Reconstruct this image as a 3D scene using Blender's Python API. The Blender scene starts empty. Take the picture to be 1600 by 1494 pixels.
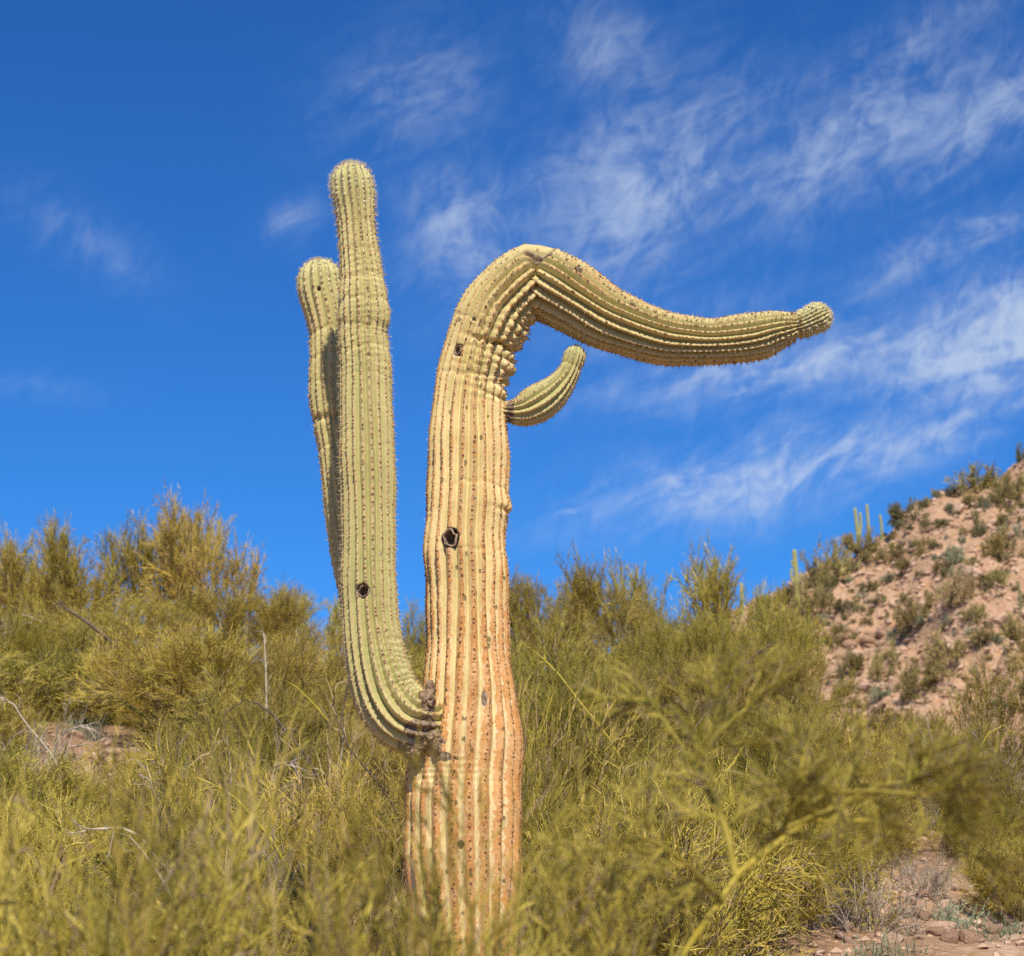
import bpy, math, random
import numpy as np
from mathutils import Vector

R = math.radians
scene = bpy.context.scene
COL = scene.collection

# ------------------------------------------------------------------ camera
F = 3466.0                       # focal length in photo pixels (1600 wide)
PITCH = R(12.3)
EYE = np.array([0.0, 0.0, 1.6])
cam = bpy.data.cameras.new("camera")
cam.sensor_width = 36.0
cam.lens = 36.0 * F / 1600.0
cam.clip_end = 20000
cam.dof.use_dof = True
cam.dof.focus_distance = 11.2
cam.dof.aperture_fstop = 4.8
camo = bpy.data.objects.new("camera", cam)
COL.objects.link(camo)
camo.location = EYE
camo.rotation_euler = (R(90) + PITCH, 0, 0)
scene.camera = camo

SUN_EL, SUN_AZ = R(52), R(7.5)     # azimuth: to the right of straight behind the camera
sun = bpy.data.lights.new("sun", 'SUN')
sun.energy = 5.0
sun.angle = R(0.5)
sun.color = (1.0, 0.91, 0.74)
suno = bpy.data.objects.new("sun", sun)
COL.objects.link(suno)
sd = Vector((math.cos(SUN_EL) * math.sin(SUN_AZ), -math.cos(SUN_EL) * math.cos(SUN_AZ), math.sin(SUN_EL)))
suno.rotation_euler = sd.to_track_quat('Z', 'Y').to_euler()
suno.location = (3, -8, 20)

scene.view_settings.view_transform = 'Standard'
scene.view_settings.look = 'None'
scene.view_settings.exposure = 0.25
scene.view_settings.gamma = 1.0
scene.cycles.use_denoising = False
scene.cycles.max_bounces = 3
scene.cycles.diffuse_bounces = 2
scene.cycles.adaptive_threshold = 0.012
scene.cycles.transparent_max_bounces = 4


def ray(px, py):
    x = (px - 800.0) / F
    y = (747.0 - py) / F
    c, s = math.cos(PITCH), math.sin(PITCH)
    return np.array([x, c - s * y, s + c * y])


def at(px, py, Y):
    d = ray(px, py)
    return EYE + d * (Y / d[1])


def pxm(px, py, Y):               # photo pixels per metre for a thing at that place
    d = ray(px, py)
    return F / (Y / d[1])


# ------------------------------------------------------------------ node helper
class NT:
    def __init__(self, tree):
        self.t = tree
        self.n = tree.nodes
        self.l = tree.links

    def new(self, typ, **kw):
        n = self.n.new(typ)
        for k, v in kw.items():
            setattr(n, k, v)
        return n

    def put(self, sock, v):
        if v is None:
            return
        if isinstance(v, bpy.types.NodeSocket):
            self.l.new(v, sock)
        else:
            if hasattr(sock, 'default_value'):
                if sock.type == 'RGBA' and len(v) == 3:
                    v = (*v, 1)
                sock.default_value = v

    def math(self, op, a, b=None, c=None, clamp=False):
        n = self.new('ShaderNodeMath', operation=op, use_clamp=clamp)
        for i, v in enumerate((a, b, c)):
            self.put(n.inputs[i], v)
        return n.outputs[0]

    def vmath(self, op, a, b=None, scale=None):
        n = self.new('ShaderNodeVectorMath', operation=op)
        self.put(n.inputs[0], a)
        self.put(n.inputs[1], b)
        if scale is not None:
            self.put(n.inputs['Scale'], scale)
        return n.outputs[0]

    def mix(self, f, a, b, blend='MIX'):
        n = self.new('ShaderNodeMix', data_type='RGBA', blend_type=blend)
        self.put(n.inputs['Factor'], f)
        self.put(n.inputs['A'], a)
        self.put(n.inputs['B'], b)
        return n.outputs['Result']

    def noise(self, vec, scale, detail=4, rough=0.55, dist=0.0, out='Fac'):
        n = self.new('ShaderNodeTexNoise')
        self.put(n.inputs['Vector'], vec)
        n.inputs['Scale'].default_value = scale
        n.inputs['Detail'].default_value = detail
        n.inputs['Roughness'].default_value = rough
        n.inputs['Distortion'].default_value = dist
        return n.outputs[out]

    def step(self, v, a, b, o0=0.0, o1=1.0):
        n = self.new('ShaderNodeMapRange', interpolation_type='SMOOTHSTEP')
        self.put(n.inputs[0], v)
        n.inputs[1].default_value = a
        n.inputs[2].default_value = b
        n.inputs[3].default_value = o0
        n.inputs[4].default_value = o1
        return n.outputs[0]

    def attr(self, name, out='Fac'):
        n = self.new('ShaderNodeAttribute', attribute_name=name)
        return n.outputs[out]

    def sep(self, v):
        n = self.new('ShaderNodeSeparateXYZ')
        self.put(n.inputs[0], v)
        return n.outputs

    def comb(self, x, y, z=0.0):
        n = self.new('ShaderNodeCombineXYZ')
        for i, v in enumerate((x, y, z)):
            self.put(n.inputs[i], v)
        return n.outputs[0]


def material(name, rough=0.8, spec=0.25):
    m = bpy.data.materials.new(name)
    m.use_nodes = True
    nt = NT(m.node_tree)
    b = m.node_tree.nodes['Principled BSDF']
    b.inputs['Roughness'].default_value = rough
    b.inputs['Specular IOR Level'].default_value = spec
    return m, nt, b


def bump(nt, b, h, strength=0.4, dist=0.01):
    n = nt.new('ShaderNodeBump')
    n.inputs['Strength'].default_value = strength
    n.inputs['Distance'].default_value = dist
    nt.put(n.inputs['Height'], h)
    nt.l.new(n.outputs[0], b.inputs['Normal'])


# ------------------------------------------------------------------ world: clear desert sky with cirrus
def build_world():
    w = bpy.data.worlds.new("World")
    scene.world = w
    w.use_nodes = True
    nt = NT(w.node_tree)
    bg = w.node_tree.nodes['Background']
    sky = nt.new('ShaderNodeTexSky', sky_type='NISHITA')
    sky.sun_disc = False
    sky.sun_elevation = SUN_EL
    sky.sun_rotation = math.atan2(sd.x, sd.y)
    sky.altitude = 700
    sky.air_density = 1.0
    sky.dust_density = 0.25
    sky.ozone_density = 2.2
    tint = nt.mix(1.0, sky.outputs[0], SKY_TINT, 'MULTIPLY')
    g = nt.new('ShaderNodeGamma')
    nt.put(g.inputs[0], tint)
    g.inputs[1].default_value = SKY_GAMMA
    skyc = g.outputs[0]

    d = nt.vmath('NORMALIZE', nt.new('ShaderNodeTexCoord').outputs['Generated'])
    x, y, z = nt.sep(d)
    az = nt.math('ARCTAN2', x, y)
    el = nt.math('ARCSINE', z)

    def azel(px, py):
        v = ray(px, py)
        v = v / np.linalg.norm(v)
        return math.atan2(v[0], v[1]), math.asin(v[2])

    # large bodies of cirrus, each placed by its direction in the sky: (px, py, half length, half width, tilt, weight)
    puffs = [(1330, 210, 400, 140, 24, .60), (1010, 280, 330, 190, 30, .68), (1540, 170, 240, 80, 32, .66),
             (1480, 370, 260, 55, 20, .70), (1560, 520, 300, 120, 12, 1.15), (1240, 560, 420, 70, 8, .80),
             (1200, 735, 340, 85, 10, 1.0), (960, 80, 140, 170, 70, .46), (905, 790, 34, 10, 8, .60),
             (730, 380, 150, 150, 55, .70), (140, 370, 200, 70, -20, .34), (450, 345, 80, 60, 30, .40),
             (640, 150, 220, 180, 55, .40), (880, 420, 260, 90, 20, .6), (1420, 60, 320, 70, 22, .5),
             (1450, 680, 300, 60, 22, .75), (60, 610, 190, 40, -12, .22), (1050, 500, 300, 60, 14, .5)]
    cover = None
    wv = nt.vmath('SUBTRACT', nt.noise(nt.comb(az, el), 7, 3, .6, 0, 'Color'), (.5, .5, .5))
    wx, wy, _ = nt.sep(nt.vmath('SCALE', wv, None, .04))
    az2 = nt.math('ADD', az, wx)
    el2 = nt.math('ADD', el, wy)
    for (px, py, a, b_, tl, wt) in puffs:
        a0, e0 = azel(px, py)
        ca, sa = math.cos(R(tl)), math.sin(R(tl))
        # rotate and scale about the body's centre in four multiply-adds
        u = nt.math('MULTIPLY_ADD', az2, ca * F / a, nt.math('MULTIPLY_ADD', el2, sa * F / a, -(a0 * ca + e0 * sa) * F / a))
        v = nt.math('MULTIPLY_ADD', az2, -sa * F / b_, nt.math('MULTIPLY_ADD', el2, ca * F / b_, (a0 * sa - e0 * ca) * F / b_))
        q = nt.math('MULTIPLY_ADD', u, u, nt.math('MULTIPLY_ADD', v, v, 1.0))
        m = nt.math('DIVIDE', wt * 1.05, nt.math('MULTIPLY', q, q))
        cover = m if cover is None else nt.math('MAXIMUM', cover, m)
    # beyond the picture the cirrus goes on at random
    far = nt.step(nt.noise(d, 2.2, 1, .6), .50, .72, 0, .55)
    away = nt.step(nt.math('ABSOLUTE', az), .25, .5)
    high = nt.step(el, .46, .62)
    cover = nt.math('MAXIMUM', cover, nt.math('MULTIPLY', far, nt.math('MAXIMUM', away, high)))

    # fibres: noise drawn out along the wind, bent by the same slow warp
    def fibre(tl, sx, sy, seed, dist, det):
        ca, sa = math.cos(R(tl)), math.sin(R(tl))
        u = nt.math('MULTIPLY_ADD', az2, ca * sx, nt.math('MULTIPLY', el2, sa * sx))
        v = nt.math('MULTIPLY_ADD', az2, -sa * sy, nt.math('MULTIPLY', el2, ca * sy))
        return nt.noise(nt.comb(u, v, seed), 1.0, det, .62, dist)
    f1 = fibre(25, 18, 50, 1.7, .7, 7)
    f2 = fibre(62, 60, 95, 5.1, .9, 6)
    f = nt.math('MULTIPLY_ADD', f1, .60, nt.math('MULTIPLY', f2, .40))
    f = nt.step(f, .30, .74)
    thick = nt.math('MULTIPLY', cover, nt.math('MULTIPLY_ADD', f, 1.05, .22))
    thick = nt.step(thick, .0, 1.05, 0, .74)
    out = nt.mix(thick, skyc, CLOUD)
    nt.put(bg.inputs['Color'], out)
    bg.inputs['Strength'].default_value = 0.076
    w.cycles.sampling_method = 'NONE'
    w.cycles.sample_map_resolution = 256


SKY_TINT = (0.235, 0.64, 1.08)
SKY_GAMMA = 1.15
CLOUD = (6.6, 7.7, 9.4)
build_world()

# ------------------------------------------------------------------ numpy noise
def _hash(ix, iy, seed):
    h = (ix.astype(np.int64) * 374761393 + iy.astype(np.int64) * 668265263 + seed * 1442695041) & 0xffffffff
    h = ((h ^ (h >> 13)) * 1274126177) & 0xffffffff
    return ((h ^ (h >> 16)) & 0xffff) / 65535.0


def vnoise(x, y, seed=0):
    x = np.asarray(x, float); y = np.asarray(y, float)
    ix, iy = np.floor(x), np.floor(y)
    fx, fy = x - ix, y - iy
    fx = fx * fx * (3 - 2 * fx); fy = fy * fy * (3 - 2 * fy)
    a = _hash(ix, iy, seed); b = _hash(ix + 1, iy, seed)
    c = _hash(ix, iy + 1, seed); d = _hash(ix + 1, iy + 1, seed)
    return (a * (1 - fx) + b * fx) * (1 - fy) + (c * (1 - fx) + d * fx) * fy - .5


def fbm(x, y, seed=0, octv=4):
    s = 0; a = 1.0; f = 1.0
    for i in range(octv):
        s = s + a * vnoise(np.asarray(x) * f, np.asarray(y) * f, seed + i * 17)
        a *= .5; f *= 2.03
    return s


def sstep(v, a, b):
    t = np.clip((np.asarray(v, float) - a) / (b - a), 0, 1)
    return t * t * (3 - 2 * t)


# ------------------------------------------------------------------ terrain
def near_h(x, y):
    x = np.asarray(x, float); y = np.asarray(y, float)
    crest = np.interp(x, [-60, -20, -7.4, 0, 3.7, 7.4, 12, 60], [7.2, 6.6, 6.0, 5.2, 4.7, 4.2, 3.4, 2.0])
    t = np.interp(y, [-10, 0, 5, 8, 11, 13, 15, 20, 25, 32, 36], [0, 0, .02, .05, .13, .23, .33, .53, .74, 1.0, 1.04])
    h = crest * t * (1 - sstep(y, 36, 72))
    h = h + fbm(x * .35, y * .35, 3) * .45 * sstep(y, 9, 16) + fbm(x * 1.6, y * 1.6, 5) * .13
    return h


_rp = np.array([at(px, py, 170.0) for px, py in [(1000, 1020), (1100, 972), (1160, 945), (1200, 926), (1240, 905), (1290, 878), (1320, 868), (1380, 840),
                (1394, 822), (1420, 802), (1450, 783), (1490, 766), (1525, 756), (1560, 738), (1600, 712), (1700, 665)]])
RX = np.concatenate([[-90], _rp[:, 0], [90, 140, 220]])
RZ = np.concatenate([[0], _rp[:, 2], [68, 72, 30]])


def hill_h(x, y):
    x = np.asarray(x, float); y = np.asarray(y, float)
    ridge = np.interp(x, RX, RZ)
    d = 170 - y
    front = np.where(d > 0, -d * .66 - np.clip(d, 0, 8) * .0, d * .45)
    h = ridge + front + 1.6 * 0
    g = (fbm(x * .11, y * .06, 11) * 4.0 - np.abs(fbm(x * .16 + y * .05, y * .05, 21)) * 3.0) * sstep(d, 1, 14) + fbm(x * .45, y * .45, 12) * 1.2 + fbm(x * 1.5, y * 1.5, 13) * .60 - np.clip(np.abs(fbm(x * .5, y * .9, 31)) - .12, 0, .4) * 1.2
    g = g + .42 * np.sin((h + g) * 2.6 + 4 * fbm(x * .12, y * .12, 41)) * sstep(fbm(x * .2, y * .2, 42), -.1, .35) * sstep(d, 2, 10)
    return h + g


def ground_h(x, y):
    n = near_h(x, y)
    return np.maximum(n, np.where(np.asarray(y) > 75, hill_h(x, y), -50))


def gz(x, y):
    return float(ground_h(np.array([x]), np.array([y]))[0])


def hit(px, py, y0=60., y1=260.):
    Y = np.arange(y0, y1, .25)
    d = ray(px, py)
    P = EYE[None] + d[None] * (Y / d[1])[:, None]
    below = P[:, 2] <= ground_h(P[:, 0], P[:, 1])
    i = int(np.argmax(below)) if below.any() else None
    return None if i is None else P[i]


# ------------------------------------------------------------------ mesh helpers
def mesh_np(name, V, quads=None, tris=None, attrs=None, smooth=True):
    me = bpy.data.meshes.new(name)
    V = np.ascontiguousarray(V, np.float32)
    me.vertices.add(len(V))
    me.vertices.foreach_set('co', V.ravel())
    loops = []; starts = []; n = 0
    if quads is not None and len(quads):
        q = np.asarray(quads, np.int32)
        loops.append(q.ravel()); starts.append(np.arange(len(q)) * 4); n += len(q) * 4
    if tris is not None and len(tris):
        t = np.asarray(tris, np.int32)
        loops.append(t.ravel()); starts.append(n + np.arange(len(t)) * 3); n += len(t) * 3
    me.loops.add(n)
    me.loops.foreach_set('vertex_index', np.concatenate(loops).astype(np.int32))
    st = np.concatenate(starts).astype(np.int32)
    me.polygons.add(len(st))
    me.polygons.foreach_set('loop_start', st)
    me.update(calc_edges=True)
    me.polygons.foreach_set('use_smooth', np.full(len(st), smooth))
    for k, v in (attrs or {}).items():
        a = me.attributes.new(k, 'FLOAT', 'POINT')
        a.data.foreach_set('value', np.ascontiguousarray(v, np.float32))
    me.validate()
    return me


def add(name, me, mat=None, parent=None, kind=None):
    o = bpy.data.objects.new(name, me)
    COL.objects.link(o)
    if mat is not None and len(me.materials) == 0:
        me.materials.append(mat)
    o.parent = parent
    if kind:
        o['kind'] = kind
    return o


def tag(o, label, cat, group=None):
    o['label'] = label
    o['category'] = cat
    if group:
        o['group'] = group
    return o


def empty(name, loc=(0, 0, 0)):
    o = bpy.data.objects.new(name, None)
    o.empty_display_size = .2
    o.location = loc
    COL.objects.link(o)
    return o


def grid_mesh(name, xs, ys, hf):
    X, Y = np.meshgrid(xs, ys)
    Z = hf(X.ravel(), Y.ravel())
    V = np.stack([X.ravel(), Y.ravel(), Z], 1)
    nx, ny = len(xs), len(ys)
    i = (np.arange(ny - 1)[:, None] * nx + np.arange(nx - 1)[None]).ravel()
    return mesh_np(name, V, np.stack([i, i + 1, i + 1 + nx, i + nx], 1))


# ------------------------------------------------------------------ ground and hill
def soil_material(name, v):
    m, nt, b = material(name, .95, .1)
    p = nt.new('ShaderNodeTexCoord').outputs['Object']
    a = nt.noise(p, .35, 6, .65)
    c = nt.noise(p, 2.6, 6, .7)
    e = nt.noise(p, 14, 4, .6)
    col = nt.mix(nt.step(a, .35, .68), (.49, .31, .195), (.37, .225, .135))
    col = nt.mix(nt.step(c, .50, .66), col, (.58, .40, .28))
    col = nt.mix(nt.step(c, .42, .28), col, (.27, .165, .105))
    col = nt.mix(nt.math('MULTIPLY', nt.step(nt.noise(p, .9, 3, .6), .62, .72), .7), col, (.56, .27, .10))
    col = nt.mix(nt.step(e, .60, .75), col, (.62, .46, .34))
    nt.put(b.inputs['Base Color'], nt.mix(1.0, col, (v, v, v), 'MULTIPLY'))
    h = nt.math('MULTIPLY_ADD', c, .7, nt.math('MULTIPLY', e, .3))
    bump(nt, b, h, .9, .25)
    return m


SOIL = soil_material('hill soil', 1.0)
SOIL_NEAR = soil_material('slope soil', .92)


def spread_axis(segs):
    out = []
    for a, b, st in segs:
        out.append(np.arange(a, b, st))
    return np.unique(np.concatenate(out + [np.array([segs[-1][1]])]))


xs = spread_axis([(-3000, -200, 200), (-200, -30, 10), (-30, -12, 1), (-12, 14, .22), (14, 40, 1), (40, 200, 10), (200, 3000, 200)])
ys = spread_axis([(-1500, -50, 100), (-50, 0, 5), (0, 10, .5), (10, 40, .22), (40, 80, 1), (80, 300, 10), (300, 6000, 300)])
g = add('ground', grid_mesh('ground', xs, ys, near_h), SOIL_NEAR, None, 'structure')
xs = spread_axis([(-60, 4, 2), (4, 62, .33), (62, 200, 3)])
ys = spread_axis([(78, 118, 1.5), (118, 178, .33), (178, 270, 4)])
g = add('hillside', grid_mesh('hillside', xs, ys, lambda x, y: np.maximum(hill_h(x, y), -3)), SOIL, None, 'structure')

# ------------------------------------------------------------------ the saguaro
def cactus_skin():
    m, nt, b = material("saguaro skin", .55, .35)
    p = nt.new('ShaderNodeTexCoord').outputs['Object']
    crest, cork, cream, cap, wood = (nt.attr(k) for k in ('crest', 'cork', 'cream', 'cap', 'wood'))
    n1 = nt.noise(p, 7, 5, .6)
    n2 = nt.noise(p, 45, 4, .6)
    n3 = nt.noise(p, 24, 5, .65, .4)
    green = nt.mix(nt.step(n1, .3, .7), (.22, .25, .07), (.325, .345, .115))
    creamc = nt.mix(nt.step(n1, .3, .7), (.76, .58, .28), (.64, .50, .22))
    col = nt.mix(nt.math('ADD', cream, nt.math('MULTIPLY_ADD', n3, .5, -.25), clamp=True), green, creamc)
    # weathering: tan and grey green blotches
    big = nt.noise(nt.vmath('MULTIPLY', p, (1, 1, .45)), 5.5, 6, .68)
    col = nt.mix(nt.math('MULTIPLY', nt.step(big, .50, .70), nt.math('MULTIPLY', cream, .6)), col, (.50, .36, .16))
    col = nt.mix(nt.math('MULTIPLY', nt.step(big, .46, .30), .5), col, (.27, .29, .11))
    fine = nt.noise(nt.vmath('MULTIPLY', p, (1, 1, .25)), 110, 3, .6)
    col = nt.mix(nt.math('MULTIPLY', nt.step(fine, .56, .72), .4), col, (.36, .27, .12))
    # pale crest line of every rib
    col = nt.mix(nt.math('MULTIPLY', nt.step(nt.math('ADD', crest, nt.math('MULTIPLY_ADD', n2, .3, -.15)), .55, .95), .65), col, (.58, .43, .20))
    # young tissue on the caps
    col = nt.mix(nt.math('MULTIPLY', cap, .55), col, (.36, .38, .15))
    # orange cork spreading from the crests
    k = nt.math('ADD', nt.math('MULTIPLY_ADD', nt.math('POWER', crest, 1.6), .92, cork), nt.math('MULTIPLY_ADD', n3, 1.0, -.5))
    k2 = nt.math('ADD', k, nt.math('MULTIPLY_ADD', n2, .5, -.25))
    corkc = nt.mix(nt.step(nt.noise(p, 11, 5, .6), .35, .68), (.56, .27, .075), (.64, .39, .17))
    corkc = nt.mix(nt.math('MULTIPLY', nt.step(nt.noise(p, 60, 3, .5), .45, .68), nt.step(crest, .55, .9, .35, 1.0)), corkc, (.34, .15, .05))
    edge = nt.math('MULTIPLY', nt.step(k2, .74, .81), nt.step(k2, .93, .86))
    col = nt.mix(nt.math('MULTIPLY', edge, nt.step(cork, .35, .7, 0, .75)), col, (.74, .60, .38))
    col = nt.mix(nt.step(k2, .82, .92), col, corkc)
    # small dark lesions
    v = nt.new('ShaderNodeTexVoronoi', feature='F1')
    nt.put(v.inputs['Vector'], nt.vmath('MULTIPLY', p, (1, 1, .75)))
    v.inputs['Scale'].default_value = 26
    r = nt.sep(v.outputs['Color'])[0]
    lim = nt.math('MULTIPLY_ADD', nt.step(r, .72, 1.0), .33, nt.math('MULTIPLY_ADD', n2, .12, -.08))
    spot = nt.math('MULTIPLY', nt.math('LESS_THAN', v.outputs['Distance'], lim), nt.step(cream, .45, .7))
    col = nt.mix(nt.math('MULTIPLY', spot, .8), col, (.12, .10, .035))
    # woody scars
    wn = nt.noise(nt.vmath('MULTIPLY', p, (1, 1, .3)), 60, 5, .7)
    woodc = nt.mix(nt.step(wn, .35, .65), (.10, .065, .04), (.34, .25, .17))
    col = nt.mix(nt.step(nt.math('ADD', wood, nt.math('MULTIPLY_ADD', n2, .5, -.25)), .4, .6), col, woodc)
    nt.put(b.inputs['Base Color'], col)
    bump(nt, b, nt.math('MULTIPLY_ADD', n2, .6, nt.math('MULTIPLY', n3, .4)), .35, .008)
    return m


def plain(name, c1, c2, scale=30, rough=.85, bmp=.3, dist=.004):
    m, nt, b = material(name, rough, .2)
    p = nt.new('ShaderNodeTexCoord').outputs['Object']
    n = nt.noise(p, scale, 5, .65)
    nt.put(b.inputs['Base Color'], nt.mix(nt.step(n, .32, .68), c1, c2))
    bump(nt, b, n, bmp, dist)
    return m


SKIN = cactus_skin()
M_AREOLE = plain("areole felt", (.58, .40, .20), (.40, .22, .09), 90)
M_AREOLE_YOUNG = plain("young areole felt", (.78, .72, .50), (.62, .52, .30), 90)
M_AREOLE_OLD = plain("old areole", (.14, .075, .035), (.26, .14, .06), 60)
M_SPINE = plain("young spines", (.74, .66, .46), (.58, .47, .28), 40)
M_SPINE_OLD = plain("weathered spines", (.20, .15, .10), (.10, .07, .05), 40)
M_WOOD = plain("scar bark", (.17, .11, .06), (.44, .31, .20), 38, .9, .9, .02)
M_CAVITY = plain("dry cavity wall", (.17, .11, .07), (.42, .31, .21), 70, .95, .8, .01)


def catmull(P, n=40):
    P = np.vstack([2 * P[0] - P[1], P, 2 * P[-1] - P[-2]])
    out = []
    t = np.linspace(0, 1, n, endpoint=False)[:, None]
    for i in range(1, len(P) - 2):
        a, b, c, d = P[i - 1], P[i], P[i + 1], P[i + 2]
        out.append(.5 * ((2 * b) + (-a + c) * t + (2 * a - 5 * b + 4 * c - d) * t ** 2 + (-a + 3 * b - 3 * c + d) * t ** 3))
    out.append(P[-2][None])
    return np.vstack(out)


class Column:
    """A ribbed cactus column swept along a path given as (photo x, photo y, half width, distance)."""

    def __init__(self, ctrl, nrib, ds, per, seed, depth=.42, cap=True):
        self.rng = np.random.default_rng(seed)
        self.nrib, self.per = nrib, per
        C = catmull(np.array(ctrl, float))
        W = np.array([at(*c[[0, 1, 3]]) for c in C])
        rad = np.array([c[2] / pxm(c[0], c[1], c[3]) for c in C])
        s = np.concatenate([[0], np.cumsum(np.linalg.norm(np.diff(W, axis=0), axis=1))])
        n = int(s[-1] / ds) + 1
        S = np.linspace(0, s[-1], n)
        P = np.stack([np.interp(S, s, W[:, i]) for i in range(3)], 1)
        Rr = np.interp(S, s, rad)
        Q = np.stack([np.interp(S, s, C[:, i]) for i in (0, 1, 2)], 1)
        capf = np.zeros(n)
        if cap:
            T = P[-1] - P[-4]; T /= np.linalg.norm(T)
            r = Rr[-1]
            m = max(8, int(r * 1.5 / ds))
            ph = np.linspace(0, np.pi / 2, m + 1)[1:]
            P = np.vstack([P, P[-1] + T * (r * np.sin(ph))[:, None]])
            S = np.concatenate([S, S[-1] + r * ph])
            Q = np.vstack([Q, np.repeat(Q[-1:], m, 0)])
            Rr = np.concatenate([Rr, r * np.maximum(np.cos(ph), .02)])
            capf = np.concatenate([capf, np.sin(ph)])
        self.P, self.S, self.R, self.Q, self.capf = P, S, Rr, Q, capf
        T = np.gradient(P, axis=0)
        T /= np.linalg.norm(T, axis=1)[:, None] + 1e-12
        if cap:
            T[-m:] = T[-m - 1]
        B = np.array([0, 1., 0])[None] - T * T[:, 1:2]
        B /= np.linalg.norm(B, axis=1)[:, None]
        self.T, self.B, self.N = T, B, np.cross(B, T)
        self.Rmax = np.maximum(Rr, np.where(capf > 0, Rr[max(0, n - 1)] * .5, Rr))
        self.depth = np.full(len(S), depth)
        self.mods = []          # functions (S, TH, u, ribindex) -> extra radius in metres
        self.holes = []
        self.cork = np.zeros(len(S)); self.cream = np.full(len(S), .5); self.cap_amt = np.zeros(len(S))
        self.wood = []

    def s_at(self, px, py):
        return self.S[int(np.argmin((self.Q[:, 0] - px) ** 2 + (self.Q[:, 1] - py) ** 2))]

    def row(self, px, py):
        return int(np.argmin((self.Q[:, 0] - px) ** 2 + (self.Q[:, 1] - py) ** 2))

    def surf(self, px, py):       # row and angle of a spot seen on the camera side
        i = self.row(px, py)
        # refine along the axis: choose the row whose plane holds the pixel
        best = None
        for j in range(max(0, i - 30), min(len(self.S), i + 30)):
            Y = self.P[j, 1] - self.R[j] * .8
            w = at(px, py, Y)
            v = abs(np.dot(w - self.P[j], self.T[j]))
            if best is None or v < best[0]:
                best = (v, j, w)
        _, j, w = best
        c = np.clip(np.dot(w - self.P[j], self.N[j]) / self.R[j], -.97, .97)
        return j, -math.acos(c)

    def set_pitch(self, s_, p_):
        p = np.interp(self.S, s_, p_)
        self.sig = np.concatenate([[0], np.cumsum(np.diff(self.S) / (.5 * (p[1:] + p[:-1])))])

    def radius(self, I, TH):
        """I: row indices, TH: angles (same shape)."""
        S, Rr = self.S[I], self.R[I]
        wob = .10 * np.sin(S * 2.3 + TH * 2) + .06 * np.sin(S * 6.1 + TH * 5 + 1.3)
        ph = self.nrib * TH / (2 * np.pi) + wob
        rib = np.floor(ph + .5)
        u = ph - rib
        v = np.abs(u) * 2
        round_ = 1 - np.sqrt(np.maximum(0, 1 - (v * .97) ** 2))
        sharp = v ** 1.15
        gprof = .55 * round_ + .45 * sharp
        w = 2 * np.pi * Rr / self.nrib
        dep = self.depth[I]
        if callable(getattr(self, 'depth_th', None)):
            dep = dep * self.depth_th(S, TH)
        r = Rr - gprof * w * dep * 1.25 + .12 * w * dep
        # tubercles under the areoles
        ps = np.mod(np.interp(S, self.S, self.sig) + .37 * rib, 1.0)
        tub = np.exp(-((ps - .5) / .22) ** 2) * np.exp(-(u / .20) ** 2)
        r = r + tub * self.tub_amp[I] * np.minimum(1, Rr / .06)
        # slow swelling
        r = r * (1 + .018 * np.sin(S * 9 + 2.2 * np.sin(TH)) + .012 * np.sin(S * 21 + TH) + .02 * np.sin(S * 3.1 + 1))
        for f in self.mods:
            r = r + f(S, TH, u, rib) * np.minimum(1, Rr / .08)
        return np.maximum(r, .002), u, rib

    def point(self, i, th, extra=0.0):
        r, _, _ = self.radius(np.array([i]), np.array([th]))
        d = self.N[i] * math.cos(th) + self.B[i] * math.sin(th)
        return self.P[i] + d * (r[0] + extra), d

    def build(self, name, parent, label=None):
        nr = len(self.S); nc = self.nrib * self.per
        th = np.linspace(-np.pi, np.pi, nc, endpoint=False)
        I, J = np.meshgrid(np.arange(nr), np.arange(nc), indexing='ij')
        TH = th[J]
        r, u, rib = self.radius(I, TH)
        wood = np.zeros_like(r)
        for (j, t0, rad, dp) in self.holes:
            dd = np.hypot((self.S[I] - self.S[j]), np.angle(np.exp(1j * (TH - t0))) * self.R[j]) / rad
            r = r - dp * (1 - sstep(dd, .95, 1.25))
            wood = np.maximum(wood, 1 - sstep(dd, 1.25, 1.6))
        for (j, t0, rs, rt, amp) in self.wood:
            dd = np.hypot((self.S[I] - self.S[j]) / rs, np.angle(np.exp(1j * (TH - t0))) * self.R[j] / rt)
            k = 1 - sstep(dd, .4, 1.1)
            wood = np.maximum(wood, k)
            r = r + k * amp * np.sin(self.S[I] * 190 + TH * 40) * .5
        D = self.N[I] * np.cos(TH)[..., None] + self.B[I] * np.sin(TH)[..., None]
        V = self.P[I] + D * r[..., None]
        a = (I[:-1] * nc + J[:-1]); b = (I[:-1] * nc + (J[:-1] + 1) % nc)
        q = np.stack([a, b, b + nc, a + nc], -1).reshape(-1, 4)
        att = dict(crest=(1 - np.abs(u) * 2).ravel(), cork=np.broadcast_to(self.cork[:, None], r.shape).ravel(),
                   cream=np.broadcast_to(self.cream[:, None], r.shape).ravel(),
                   cap=np.broadcast_to(self.cap_amt[:, None], r.shape).ravel(), wood=wood.ravel())
        if getattr(self, 'cork_th', None):
            att['cork'] = (att['cork'].reshape(r.shape) + self.cork_th(self.S[I], TH)).ravel()
        me = mesh_np(name, V.reshape(-1, 3), q, None, att)
        o = add(name, me, SKIN, parent)
        if label:
            o['label'] = label
        self.obj = o
        return o

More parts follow.
